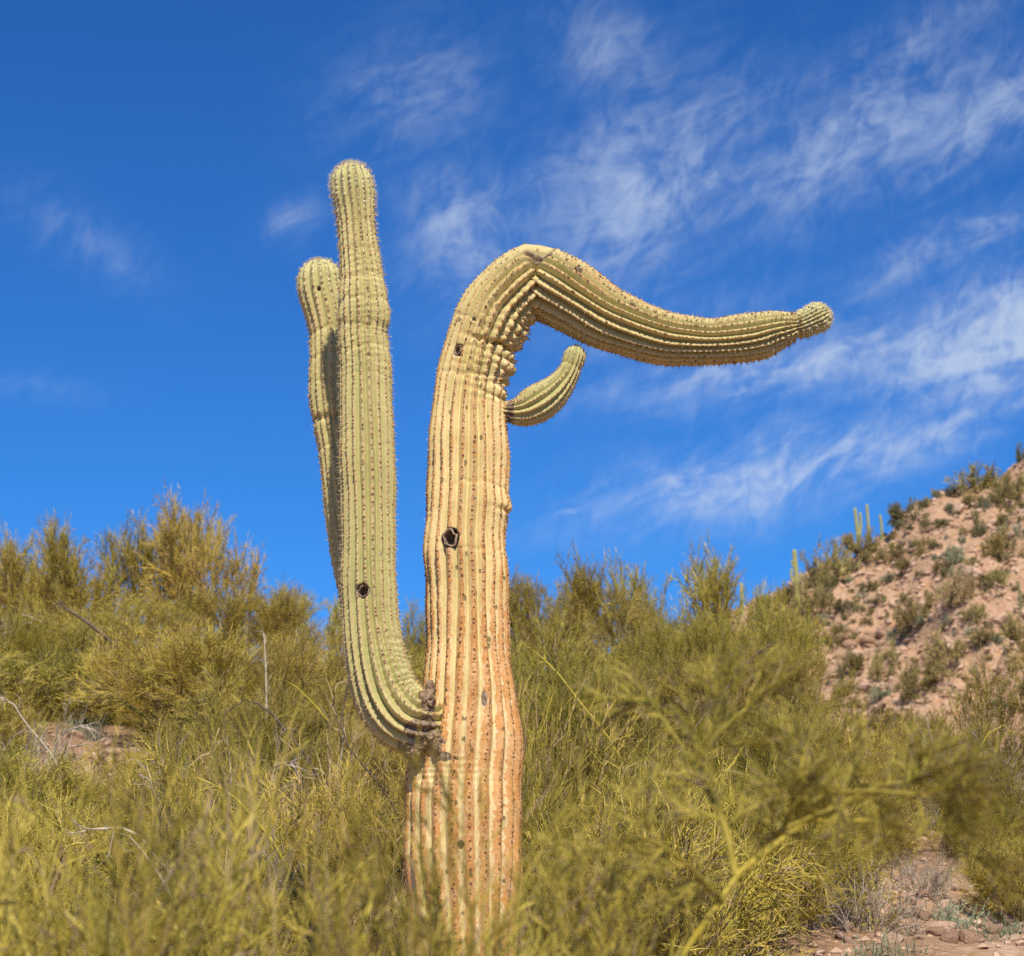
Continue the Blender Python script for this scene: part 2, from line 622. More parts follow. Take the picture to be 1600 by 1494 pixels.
    def areoles(self, parent, spines_fn, old_fn=None):
        """Felt pads on the rib crests and the spines that stand on them."""
        rng = self.rng
        rows = []; ths = []
        s0, s1 = self.S[0], self.S[-1]
        for k in range(self.nrib):
            kk = k - self.nrib // 2
            n = int(self.sig[-1]) + 1
            ss = np.interp(np.arange(n) + .5 - (.37 * kk) % 1.0, self.sig, self.S)
            ss = ss[(ss > s0) & (ss < s1 - .01)]
            i = np.searchsorted(self.S, ss).clip(0, len(self.S) - 1)
            t = np.full(len(i), kk * 2 * np.pi / self.nrib)
            for _ in range(4):
                wob = .10 * np.sin(self.S[i] * 2.3 + t * 2) + .06 * np.sin(self.S[i] * 6.1 + t * 5 + 1.3)
                t = (kk - wob) * 2 * np.pi / self.nrib
            rows.append(i); ths.append(t)
        i = np.concatenate(rows); t = np.concatenate(ths)
        keep = np.ones(len(i), bool)
        for (j, t0, rad, dp) in self.holes:
            dd = np.hypot(self.S[i] - self.S[j], np.angle(np.exp(1j * (t - t0))) * self.R[j]) / rad
            keep &= dd > 1.5
        keep &= rng.random(len(i)) > .07
        i, t = i[keep], t[keep]
        i = np.clip(i + rng.integers(-1, 2, len(i)), 0, len(self.S) - 1)
        t = t + rng.normal(size=len(t)) * .008
        r, _, _ = self.radius(i, t)
        D = self.N[i] * np.cos(t)[:, None] + self.B[i] * np.sin(t)[:, None]
        P = self.P[i] + D * r[:, None]
        # on the cap the surface normal leans towards the tip
        cf = self.capf[i][:, None]
        nrm = D * np.sqrt(np.maximum(0, 1 - cf ** 2)) + self.T[i] * cf
        Tn = self.T[i] - nrm * np.sum(self.T[i] * nrm, 1)[:, None]
        Tn /= np.linalg.norm(Tn, axis=1)[:, None] + 1e-9
        Bn = np.cross(nrm, Tn)
        sz = (self.pad * (.5 + .9 * rng.random(len(i))) * np.minimum(1, .45 + self.R[i] / .12))[:, None]
        ang = np.linspace(0, 2 * np.pi, 6, endpoint=False)
        ring = [P - nrm * .002 + (Tn * math.cos(a) * 1.15 + Bn * math.sin(a)) * sz for a in ang]
        ring2 = [P + nrm * sz * .22 + (Tn * math.cos(a) * 1.15 + Bn * math.sin(a)) * sz * .6 for a in ang]
        V = np.stack(ring + ring2 + [P + nrm * sz * .28], 1)
        n = len(i); base = (np.arange(n) * 13)[:, None]
        q = np.concatenate([base + np.array([[k, (k + 1) % 6, 6 + (k + 1) % 6, 6 + k]]) for k in range(6)])
        tr = np.concatenate([base + np.array([[6 + k, 6 + (k + 1) % 6, 12]]) for k in range(6)])
        me = mesh_np('areoles', V.reshape(-1, 3), q, tr)
        me.materials.append(M_AREOLE); me.materials.append(M_AREOLE_OLD)
        me.materials.append(M_AREOLE_YOUNG)
        if old_fn is None:
            old_fn = lambda S_: 0 * S_
        if True:
            old = (old_fn(self.S[i]) > rng.random(n)).astype(np.int32)
            old[self.cap_amt[i] > .15 + .5 * rng.random(n)] = 2
            me.polygons.foreach_set('material_index', np.concatenate([np.tile(old, 6), np.tile(old, 6)]))
        add('areoles', me, None, self.obj, 'stuff')
        # spines
        cnt, ln, oldf = spines_fn(self.S[i], self.capf[i], t)
        cnt = np.floor(cnt + rng.random(n)).astype(int)
        idx = np.repeat(np.arange(n), cnt)
        m = len(idx)
        if m:
            a = rng.random(m) * 2 * np.pi
            tilt = rng.random(m) * .95 + .15
            side = Tn[idx] * np.cos(a)[:, None] + Bn[idx] * np.sin(a)[:, None]
            dr = nrm[idx] * np.cos(tilt)[:, None] + side * np.sin(tilt)[:, None]
            L = (ln[idx] * (.5 + .8 * rng.random(m)))[:, None]
            o0 = P[idx] + nrm[idx] * .002
            x = np.cross(dr, rng.normal(size=(m, 3))); x /= np.linalg.norm(x, axis=1)[:, None]
            y = np.cross(dr, x)
            w = .0008
            V = np.stack([o0 + x * w, o0 - x * w * .5 + y * w * .86, o0 - x * w * .5 - y * w * .86, o0 + dr * L], 1)
            b3 = (np.arange(m) * 4)[:, None]
            tr = np.concatenate([b3 + np.array([[0, 1, 3]]), b3 + np.array([[1, 2, 3]]), b3 + np.array([[2, 0, 3]])])
            me = mesh_np('spines', V.reshape(-1, 3), None, tr, None, False)
            me.materials.append(M_SPINE); me.materials.append(M_SPINE_OLD)
            old = (oldf[idx] > rng.random(m)).astype(np.int32)
            me.polygons.foreach_set('material_index', np.tile(old, 3))
            add('spines', me, None, self.obj, 'stuff')


def gauss(v, c, w):
    return np.exp(-((v - c) / w) ** 2)


def bulge(s0, amp, w, th0=None, p=1.0, slope=0.0):
    def f(S, TH, u, rib):
        k = 1.0 if th0 is None else np.clip(.5 + .5 * np.cos(TH - th0), 0, 1) ** p
        return amp * gauss(S + slope * np.cos(TH), s0, w) * k
    return f


def crease(s0, amp, w, th0=None, p=1.0, wave=.012, seed=0.):
    def f(S, TH, u, rib):
        k = 1.0 if th0 is None else np.clip(.5 + .5 * np.cos(TH - th0), 0, 1) ** p
        return -amp * gauss(S + wave * np.sin(TH * 3 + seed) + wave * .8 * np.sin(rib * 2.7 + seed), s0, w) * k
    return f


def knuckles(sa, sb, step, amp, th0, p):
    """Rib segments pinched one from the next, each rib out of step with its neighbour."""
    def f(S, TH, u, rib):
        k = np.clip(.5 + .5 * np.cos(TH - th0), 0, 1) ** p * sstep(S, sa, sa + .05) * (1 - sstep(S, sb - .05, sb))
        ph = S / step + .31 * np.sin(rib * 12.9) + .2 * np.sin(S * 31 + rib)
        return -amp * np.exp(-((np.mod(ph, 1) - .5) / .20) ** 2) * k
    return f


YC = 11.0
cactus = empty('saguaro_cactus', (float(at(727, 1494, YC)[0]), YC, gz(float(at(727, 1494, YC)[0]), YC)))
tag(cactus, 'giant saguaro with drooping bent top, tall twin arms and orange corky base', 'cactus')
CAC = empty('tmp')  # keeps world coordinates while parts are parented
bpy.data.objects.remove(CAC)


def adopt(o):
    o.matrix_parent_inverse = o.parent.matrix_world.inverted() if False else o.matrix_parent_inverse
    return o


# trunk with its bent, drooping top
tr = Column([(730, 1900, 78, YC), (728, 1640, 79, YC), (727, 1494, 82, YC), (725, 1400, 88, YC), (723, 1310, 91, YC),
             (724, 1228, 90, YC), (729, 1150, 81, YC), (732, 1080, 71, YC), (731, 1000, 65, YC), (730, 900, 63.5, YC),
             (728, 840, 63.5, YC), (731, 770, 64, YC), (732, 700, 61, YC), (733, 640, 57, YC), (741, 585, 56, YC),
             (754, 535, 54, YC), (773, 491, 55, YC), (796, 463, 55, YC), (818, 442, 53, YC), (829, 433, 51, YC), (836, 430, 50, YC), (843, 433, 51, YC),
             (856, 441, 54, YC), (876, 453, 55, YC), (905, 471, 53, YC), (957, 501, 47.5, YC), (1030, 526, 42, YC), (1075, 532, 37.5, YC), (1117, 533, 34, YC),
             (1168, 528, 36, YC), (1208, 518, 31.5, YC), (1230, 513, 25, YC), (1247, 509, 20.5, YC), (1262, 503, 21, YC),
             (1277, 496, 22, YC)], 22, .0095, 10, 5, .36)
sy = lambda px, py: tr.s_at(px, py)
S = tr.S
s_b = sy(836, 430); s_l = sy(741, 585); s_tip = sy(1277, 496); s_n = sy(1247, 509); s_m = sy(730, 900)
tr.set_pitch([0, s_m, s_l, s_b, S[-1]], [.0245, .022, .019, .0155, .014])
tr.tub_amp = np.interp(S, [0, sy(731, 700), s_l, s_b, s_n, s_tip], [.003, .004, .006, .008, .007, .008])
tr.depth = np.interp(S, [0, sy(724, 1228), sy(730, 1000), sy(732, 700), s_l, s_b - .05, sy(957, 501), sy(1168, 528), s_n, s_tip, S[-1]],
                     [.42, .42, .58, .62, .62, .66, .74, .64, .50, .35, .15])
inner = lambda TH: np.clip(.5 + .5 * np.cos(TH), 0, 1)
tr.depth_th = lambda S_, TH: 1 + (.95 * inner(TH) - .45 * (1 - inner(TH))) * sstep(S_, s_l - .1, s_b)
CAMF = -np.pi / 2
tr.mods += [crease(s_b, .10, .014, -.85, 2.0, .002), crease(s_b - .06, .010, .02, -.9, 3, .01, 1.), crease(s_b + .004, .05, .009, -1.75, 7, .004), bulge(s_b - .10, .012, .05, -.6, 2), bulge(s_b + .10, .012, .06, -.6, 2),
            bulge(sy(731, 790), .020, .05, .2, 3), crease(sy(731, 800), .030, .012, .15, 6, .004),
            bulge(sy(730, 860), .012, .14, np.pi, 2), bulge(sy(723, 1140), .014, .10, 0, 2),
            bulge(sy(768, 505), .026, .075, 0, 2.2), crease(sy(752, 541), .050, .013, -.3, 2.0, .008),
            bulge(sy(745, 566), .020, .05, 0, 2.5), crease(sy(739, 594), .026, .012, -.5, 1.2, .008, 1.0),
            crease(sy(741, 582), .014, .006, -.8, 1.2, .006, 2.0), crease(sy(748, 556), .012, .006, -.7, 1.2, .006, 3.0),
            crease(sy(731, 765), .008, .006, -.9, 1.5, .01, 2.0), crease(sy(731, 868), .005, .006, -.6, 1, .02, 4.0),
            knuckles(sy(733, 640), s_b - .03, .055, .030, 0, 2.4), knuckles(sy(738, 625), sy(775, 487), .022, .006, -.7, 1.0),
            crease(sy(735, 500) - .02, .012, .010, np.pi, 3, .006), crease(sy(1243, 510), .016, .014, 0, .4, .004),
            bulge(sy(1190, 523), .008, .04, 0, 1), knuckles(sy(1190, 523), s_tip, .03, .006, 0, .5),
            knuckles(sy(730, 1240), sy(728, 1180), .03, .010, np.pi + .7, 3)]
tr.cork = np.interp(S, [0, sy(724, 1228), sy(731, 1080), sy(730, 980), sy(730, 880), sy(732, 700), s_l, s_b, s_tip],
                    [.56, .56, .54, .48, .36, .28, .20, .04, -.4])
tr.cork_th = lambda S_, TH: (.30 * inner(TH) - .04) * (1 - sstep(S_, sy(731, 1000), sy(730, 900))) + .38 * (1 - inner(TH)) ** 1.5 * sstep(S_, s_b, s_b + .3) * (1 - sstep(S_, s_n - .2, s_n))
tr.cream = np.interp(S, [0, sy(732, 700), sy(733, 640), s_l, s_b, s_n], [.80, .98, .95, .78, .52, .42])
tr.cap_amt = sstep(S, s_n - .03, s_n + .05) * .9
h1 = tr.surf(703, 842); h2 = tr.surf(713, 546); h3 = tr.surf(720, 1322); h4 = tr.surf(740, 500)
tr.holes += [(*h1, .037, .12), (*h2, .020, .05), (*h3, .013, .05), (*h4, .007, .03)]
tr.wood += [(*tr.surf(850, 392), .035, .05, .004), (*tr.surf(905, 420), .03, .03, .003), (*tr.surf(990, 476), .03, .018, .002), (*tr.surf(757, 1092), .055, .016, .008), (*h2, .045, .024, .004), (*tr.surf(693, 1182), .03, .05, .01),
            (*tr.surf(665, 1120), .12, .05, .006), (*tr.surf(746, 928), .018, .008, .003), (*tr.surf(690, 1238), .008, .008, .002),
            (*tr.surf(735, 1398), .006, .01, .002), (*tr.surf(742, 782), .010, .016, .002)]
trunk = tr.build('trunk', cactus, 'ribbed trunk bent over into a long drooping top, orange cork at its base')


def tr_spines(S_, cf, TH):
    low = 1 - sstep(S_, sy(731, 1000), sy(732, 700))
    tip = sstep(S_, s_n, s_tip)
    under = inner(TH) * sstep(S_, s_b, s_b + .2)
    return 1.0 + 1.4 * (1 - low) + 3.0 * tip + .2 * under, .014 - .003 * tip + .006 * under, np.clip(.6 - .5 * tip + .3 * under * (1 - tip), 0, 1)


tr.pad = .0056
tr.areoles(trunk, tr_spines, lambda S_: 1 - .85 * sstep(S_, sy(731, 1100), sy(732, 760)))

# tall front arm
YA = 10.86
ar = Column([(735, 1128, 40, 11.0), (700, 1131, 44, 10.96), (664, 1132, 48, 10.9), (630, 1120, 52, YA), (606, 1088, 51, YA), (591, 1045, 48.5, YA),
             (583, 1000, 45, YA), (578, 955, 43, YA), (576, 900, 43, YA), (575.5, 800, 42.5, YA), (573.5, 699, 42, YA),
             (572, 632, 40, YA), (571, 581, 39, YA), (569.5, 548, 37.5, YA), (567.5, 521, 36.5, YA), (568.5, 498, 38.5, YA),
             (567, 464, 37.5, YA), (565, 431, 34, YA), (561, 397, 31, YA), (558, 364, 28.5, YA), (555, 330, 29.5, YA),
             (552, 305, 32, YA), (550, 287, 32, YA)], 19, .0095, 10, 8, .36)
S = ar.S
a_ = ar.s_at
ar.set_pitch([0, a_(575, 800), a_(565, 431), S[-1]], [.0225, .021, .017, .014])
ar.tub_amp = np.interp(S, [0, a_(575, 800), a_(565, 431), S[-1]], [.005, .004, .006, .009])
ar.depth = np.interp(S, [0, a_(606, 1088), a_(576, 900), a_(572, 632), a_(561, 397), S[-1]], [.66, .64, .50, .46, .40, .22])
ar.depth_th = lambda S_, TH: 1 + (.35 * (1 - inner(TH)) - .25 * inner(TH)) * (1 - sstep(S_, a_(591, 1045), a_(578, 955)))
for k, (py, am, w) in enumerate([(513, .010, .012), (546, .012, .010), (571, .006, .006), (474, .010, .012), (437, .012, .014),
                                 (415, .006, .008), (395, .007, .010), (372, .005, .008), (352, .005, .008), (592, .006, .008),
                                 (640, .004, .005), (872, .006, .006), (940, .005, .006), (1004, .008, .007), (700, .003, .005)]):
    ar.mods.append(crease(a_(570, py), am * .6, w, None if k < 5 else (-.4 + .9 * math.sin(k * 3)), 1.2, .008, k * 1.7))
ar.mods += [crease(a_(603, 1080), .014, .008, -.5, 3, .006), knuckles(0.1, a_(583, 990), .035, .007, -.4, 2.5),
            knuckles(a_(572, 600), a_(561, 380), .028, .005, CAMF, .6), bulge(a_(568, 490), .003, .05)]
ar.cork = np.interp(S, [0, .20, .34, .5, S[-1]], [.3, .15, -.1, -.3, -.5])
ar.cork_th = lambda S_, TH: .25 * np.clip(np.cos(TH + .4), 0, 1) * (1 - sstep(S_, .2, .45)) - .10
ar.cream = np.interp(S, [0, .3, .55, a_(575, 800), a_(565, 431), S[-1]], [.6, .45, .34, .34, .42, .45])
ar.cap_amt = sstep(S, a_(561, 400), S[-1]) * .7
b1 = ar.surf(567, 925)
ar.holes += [(*b1, .027, .10)]
ar.wood += [(*ar.surf(660, 1140), .075, .10, .006), (*ar.surf(648, 1168), .05, .06, .006), (*ar.surf(596, 866), .025, .007, .003)]
arm = ar.build('arm', cactus, 'tall front arm on the left with a woodpecker hole')
ar.pad = .0062


def ar_spines(S_, cf, TH):
    top = sstep(S_, a_(561, 400), S[-1] if False else ar.S[-1] - .05)
    low = 1 - sstep(S_, .35, .8)
    return 4.0 + 6 * top + 1.0 * low, .018 + .006 * top, np.clip(.25 - .25 * top + .3 * low, 0, 1)


ar.areoles(arm, ar_spines)

# rear arm, standing further back
YB = 11.56
br = Column([(735, 1120, 30, 11.1), (690, 1128, 32, 11.25), (640, 1118, 33, 11.4), (600, 1080, 34, YB), (578, 1010, 34, YB), (563, 930, 34, YB),
             (549, 850, 34, YB), (538, 770, 33, YB), (530, 700, 32, YB), (522, 650, 33, YB), (518, 600, 34, YB), (517, 550, 32, YB),
             (515, 515, 32, YB), (508, 480, 34, YB), (502, 455, 35, YB), (500, 440, 34.5, YB)], 17, .0105, 9, 11, .38)
S = br.S
br.set_pitch([0, S[-1]], [.020, .015])
b_ = br.s_at
br.tub_amp = np.interp(S, [0, b_(530, 700), S[-1]], [.005, .005, .009])
br.depth = np.interp(S, [0, b_(549, 850), S[-1]], [.45, .40, .26])
for k, (py, am, w) in enumerate([(655, .018, .014), (600, .006, .008), (560, .006, .008), (520, .008, .012), (700, .006, .008)]):
    br.mods.append(crease(b_(520, py), am, w, None, 1, .008, k * 1.1))
br.cork = np.full(len(S), -.5)
br.cream = np.full(len(S), .42)
br.cap_amt = sstep(S, b_(510, 490), S[-1]) * .7
c1 = br.surf(498, 451); c2 = br.surf(503, 434)
br.holes += [(*c1, .009, .04)]
br.wood += [(*c2, .012, .007, .002)]
rear = br.build('arm', cactus, 'shorter rear arm partly hidden behind the tall arm')
br.pad = .0062
br.areoles(rear, lambda S_, cf, TH: (2.2 + 5 * sstep(S_, b_(510, 490), br.S[-1] - .05), .015 + .006 * cf, .4 - .3 * cf))

# little arm under the drooping top
YD = 10.98
dr_ = Column([(770, 640, 12, YD), (792, 642, 15, YD), (806, 643, 20, YD), (822, 640, 25, YD), (842, 630, 28, YD), (860, 617, 25.5, YD),
              (875, 602, 21, YD), (886, 587, 17.5, YD), (892, 575, 16, YD), (896, 564, 16.5, YD), (898, 557, 16.8, YD)], 15, .006, 10, 14, .50)
S = dr_.S
dr_.set_pitch([0, S[-1]], [.013, .012])
dr_.tub_amp = np.interp(S, [0, S[-1]], [.004, .006])
dr_.depth = np.interp(S, [0, .06, S[-1] * .75, S[-1]], [.3, .55, .45, .2])
dr_.mods += [crease(dr_.s_at(893, 573), .007, .008, None, 1, .002)]
dr_.cork = np.interp(S, [0, .08, .13, S[-1]], [.4, .2, -.3, -.4])
dr_.cream = np.interp(S, [0, .1, .2, S[-1]], [.7, .6, .30, .25])
dr_.cap_amt = sstep(S, dr_.s_at(890, 580), S[-1]) * .9
dr_.depth_th = lambda S_, TH: 1 + .4 * inner(TH) - .3 * (1 - inner(TH))
dr_.wood += [(dr_.row(798, 643), CAMF, .024, .35, .002)]
small = dr_.build('arm', cactus, 'small curved young arm under the drooping top')
dr_.pad = .0048
dr_.areoles(small, lambda S_, cf, TH: (2.5 + 3 * cf, .013 + 0 * cf, .6 - .35 * cf))


def nest_hole(col, jt, rad, depth, name, label, seed):
    """Dry woody lip and cup of a hole pecked into the flesh."""
    j, th = jt
    rng = np.random.default_rng(seed)
    p, d = col.point(j, th, 0)
    t = col.T[j]; b = np.cross(d, t)
    prof = [(1.34, -.22), (1.22, -.04), (1.10, -.02), (1.02, -.06), (.97, -.15), (.95, -.5), (.98, -1.3), (.85, -2.0), (.45, -2.45), (.02, -2.55)]
    n = 28
    V = []
    a = np.linspace(0, 2 * np.pi, n, endpoint=False)
    lump = 1 + .12 * np.sin(a * 2 + seed) + .08 * np.sin(a * 5 + seed * 2) + .04 * rng.normal(size=n)
    for k, (r, z) in enumerate(prof):
        jag = .09 * rng.normal(size=n) if k < 4 else .03 * rng.normal(size=n)
        rr = rad * (r * lump)
        zz = rad * (z + jag + (-.35 * np.sin(a) ** 2 * .0))
        # follow the curved column
        drop = (rr * np.sin(a)) ** 2 / (2 * col.R[j]) if k < 5 else 0
        V.append(p + np.outer(rr * np.cos(a), t) + np.outer(rr * np.sin(a), b) + np.outer(zz - drop, d))
    V = np.vstack(V)
    q = []
    for k in range(len(prof) - 1):
        for i in range(n):
            q.append((k * n + i, k * n + (i + 1) % n, (k + 1) * n + (i + 1) % n, (k + 1) * n + i))
    me = mesh_np(name, V, np.array(q))
    o = add(name, me, M_CAVITY, col.obj)
    o['label'] = label
    return o


nest_hole(tr, h1, .033, .1, 'nest_hole', 'large round woodpecker hole with woody lip', 1)
nest_hole(tr, h2, .018, .05, 'nest_hole', 'small torn hole below the bend', 2)
nest_hole(tr, h3, .011, .05, 'nest_hole', 'small dark hole low on the trunk', 4)
nest_hole(ar, b1, .024, .1, 'nest_hole', 'round dark woodpecker hole in the tall arm', 3)


def bark_scab():
    """Grey brown woody scab in the crotch where the tall arms leave the trunk."""
    rng = np.random.default_rng(9)
    spots = [(668, 1092, 15, 18), (664, 1112, 18, 16), (660, 1130, 20, 15), (668, 1143, 22, 13), (664, 1158, 24, 12), (650, 1168, 18, 11),
             (680, 1152, 16, 14), (676, 1125, 13, 16), (658, 1148, 16, 12), (684, 1166, 12, 14), (672, 1076, 9, 16), (645, 1178, 16, 9),
             (672, 1170, 18, 10), (655, 1118, 12, 12)]
    for k, (px, py, w, h) in enumerate(spots):
        if k in (3, 7, 8, 12):
            continue
        Y = YC - .222 - .03 * rng.random() + .0012 * max(0, 668 - px)
        c = at(px, py, Y); m = pxm(px, py, Y)
        n1, n2 = 9, 14
        V = []
        for i in range(n1 + 1):
            ph = np.pi * i / n1
            for j in range(n2):
                t = 2 * np.pi * j / n2
                v = np.array([math.sin(ph) * math.cos(t), math.cos(ph), math.sin(ph) * math.sin(t)])
                q = 1 + .28 * math.sin(4 * t + k) * math.sin(3 * ph + k * 2) + .16 * rng.normal() * (0 < i < n1)
                V.append(c + np.array([v[0] * w / m, v[1] * .030, v[2] * h * 1.15 / m]) * q * .80)
        q = [(i * n2 + j, i * n2 + (j + 1) % n2, (i + 1) * n2 + (j + 1) % n2, (i + 1) * n2 + j) for i in range(n1) for j in range(n2)]
        add('bark_scab', mesh_np('bark_scab', np.array(V), np.array(q), None, None, True), M_WOOD, cactus)


bark_scab()
# parts were modelled in world coordinates: undo the parent's own offset
for o in list(cactus.children):
    o.location = -cactus.location

# ------------------------------------------------------------------ twig growth (vectorised)
def unit(v):
    return v / (np.linalg.norm(v, axis=-1, keepdims=True) + 1e-9)


def run(start, d, length, k, curl, up, rng):
    """Polylines [n,k,3] from a start, direction and length."""
    n = len(start)
    P = np.empty((n, k, 3)); P[:, 0] = start
    st = (length / (k - 1))[:, None]
    d = unit(d)
    for i in range(1, k):
        d = unit(d + rng.normal(size=(n, 3)) * curl + np.array([0, 0, up]))
        P[:, i] = P[:, i - 1] + d * st
    return P


def spawn(P, m, tmin, ang, lo, hi, k, curl, up, rng, tmax=1.0):
    n, kk, _ = P.shape
    idx = np.repeat(np.arange(n), m)
    t = (tmin + (tmax - tmin) * rng.random(len(idx))) * (kk - 1) * .9999
    i = t.astype(int); f = (t - i)[:, None]
    a, b = P[idx, i], P[idx, np.minimum(i + 1, kk - 1)]
    s = a + (b - a) * f
    tan = unit(b - a)
    per = unit(np.cross(tan, rng.normal(size=tan.shape)))
    an = ang * (.5 + .9 * rng.random(len(idx)))[:, None]
    d = tan * np.cos(an) + per * np.sin(an)
    L = (lo + (hi - lo) * rng.random(len(idx))) * (1.1 - .45 * (t / (kk - 1)))
    return run(s, d, L, k, curl, up, rng)


def tubes(P, r0, r1, sides, tint, acc, tip=True):
    """Collect tapered tubes; the last point is drawn to a tip."""
    n, k, _ = P.shape
    if n == 0:
        return
    T = unit(np.gradient(P, axis=1))
    ref = unit(np.cross(T[:, 0], np.array([.31, .52, .79])))
    X = unit(ref[:, None] - T * np.sum(ref[:, None] * T, -1, keepdims=True))
    Yv = np.cross(T, X)
    r0 = np.broadcast_to(r0, (n,)); r1 = np.broadcast_to(r1, (n,))
    rad = r0[:, None] + (r1 - r0)[:, None] * np.linspace(0, 1, k)[None]
    a = np.linspace(0, 2 * np.pi, sides, endpoint=False)
    kr = k - 1 if tip else k
    ring = P[:, :kr, None] + (X[:, :kr, None] * np.cos(a)[None, None, :, None] + Yv[:, :kr, None] * np.sin(a)[None, None, :, None]) * rad[:, :kr, None, None]
    V = ring.reshape(n, kr * sides, 3)
    nv = kr * sides
    if tip:
        V = np.concatenate([V, P[:, -1:]], 1); nv += 1
    base = acc['n'] + (np.arange(n) * nv)[:, None]
    j = np.arange(sides); j2 = (j + 1) % sides
    for i in range(kr - 1):
        q = np.stack([i * sides + j, i * sides + j2, (i + 1) * sides + j2, (i + 1) * sides + j], 1)
        acc['q'].append((base[:, None] + q[None]).reshape(-1, 4))
    if tip:
        i = kr - 1
        t = np.stack([i * sides + j, i * sides + j2, np.full(sides, nv - 1)], 1)
        acc['t'].append((base[:, None] + t[None]).reshape(-1, 3))
    acc['v'].append(V.reshape(-1, 3)); acc['c'].append(np.repeat(tint, nv)); acc['n'] += n * nv


def acc0():
    return dict(v=[], q=[], t=[], c=[], n=0)


def acc_mesh(name, acc, smooth=False):
    return mesh_np(name, np.vstack(acc['v']), np.vstack(acc['q']) if acc['q'] else None,
                   np.vstack(acc['t']) if acc['t'] else None, dict(tint=np.concatenate(acc['c'])), smooth)


def twig_material(name, c1, c2, c3, dead=(.30, .22, .13), deadf=.12, rough=.7):
    m, nt, b = material(name, rough, .25)
    t = nt.attr('tint')
    rnd = nt.new('ShaderNodeObjectInfo').outputs['Random']
    col = nt.mix(nt.step(t, .1, .6), c1, c2)
    col = nt.mix(nt.step(t, .6, .95), col, c3)
    p = nt.new('ShaderNodeTexCoord').outputs['Object']
    col = nt.mix(nt.math('MULTIPLY', nt.step(nt.noise(p, 2.5, 3, .6), .52, .68), .5), col, c3)
    col = nt.mix(nt.math('LESS_THAN', nt.math('FRACT', nt.math('MULTIPLY', t, 37.7)), deadf), col, dead)
    hs = nt.new('ShaderNodeHueSaturation')
    nt.put(hs.inputs['Color'], col)
    nt.put(hs.inputs['Hue'], nt.math('MULTIPLY_ADD', rnd, .022, .482))
    nt.put(hs.inputs['Value'], nt.math('MULTIPLY_ADD', nt.math('FRACT', nt.math('MULTIPLY', rnd, 7.31)), .42, .72))
    nt.put(b.inputs['Base Color'], hs.outputs[0])
    return m


M_PALO = twig_material("palo verde twigs", (.20, .185, .026), (.36, .305, .040), (.55, .44, .085))
M_BRUSH = twig_material("yellow brush twigs", (.26, .22, .030), (.45, .37, .052), (.62, .49, .11), (.34, .24, .14), .16)
M_GREEN = twig_material("green brush twigs", (.16, .15, .022), (.28, .245, .034), (.43, .35, .06))
M_GREY = twig_material("dry grey twigs", (.36, .30, .23), (.46, .40, .32), (.30, .23, .16), (.22, .16, .11), .2)
M_STRAW = twig_material("straw twigs", (.44, .33, .15), (.54, .42, .21), (.40, .27, .12))
M_FAR = twig_material("hillside bush", (.20, .18, .05), (.31, .265, .075), (.42, .34, .12), (.22, .16, .09), .15)
M_FARD = twig_material("dark hillside bush", (.10, .105, .04), (.16, .16, .06), (.23, .21, .08))
M_SAGE = twig_material("grey green herb", (.19, .24, .15), (.27, .32, .20), (.34, .36, .22))
M_BARK = plain("palo verde bark", (.16, .14, .04), (.27, .23, .07), 18, .7, .4, .006)
M_BARKD = plain("dark bark", (.10, .075, .05), (.20, .15, .10), 22, .9, .6, .01)
M_PALE = plain("bleached wood", (.58, .50, .38), (.44, .36, .26), 20, .85, .4, .005)
M_LIMB = plain('olive limb', (.24, .19, .03), (.34, .27, .05), 16, .7, .3, .005)
M_YEL = plain("yellow palo verde limb", (.38, .29, .03), (.50, .40, .07), 14, .6, .3, .005)


class Proto:
    pass


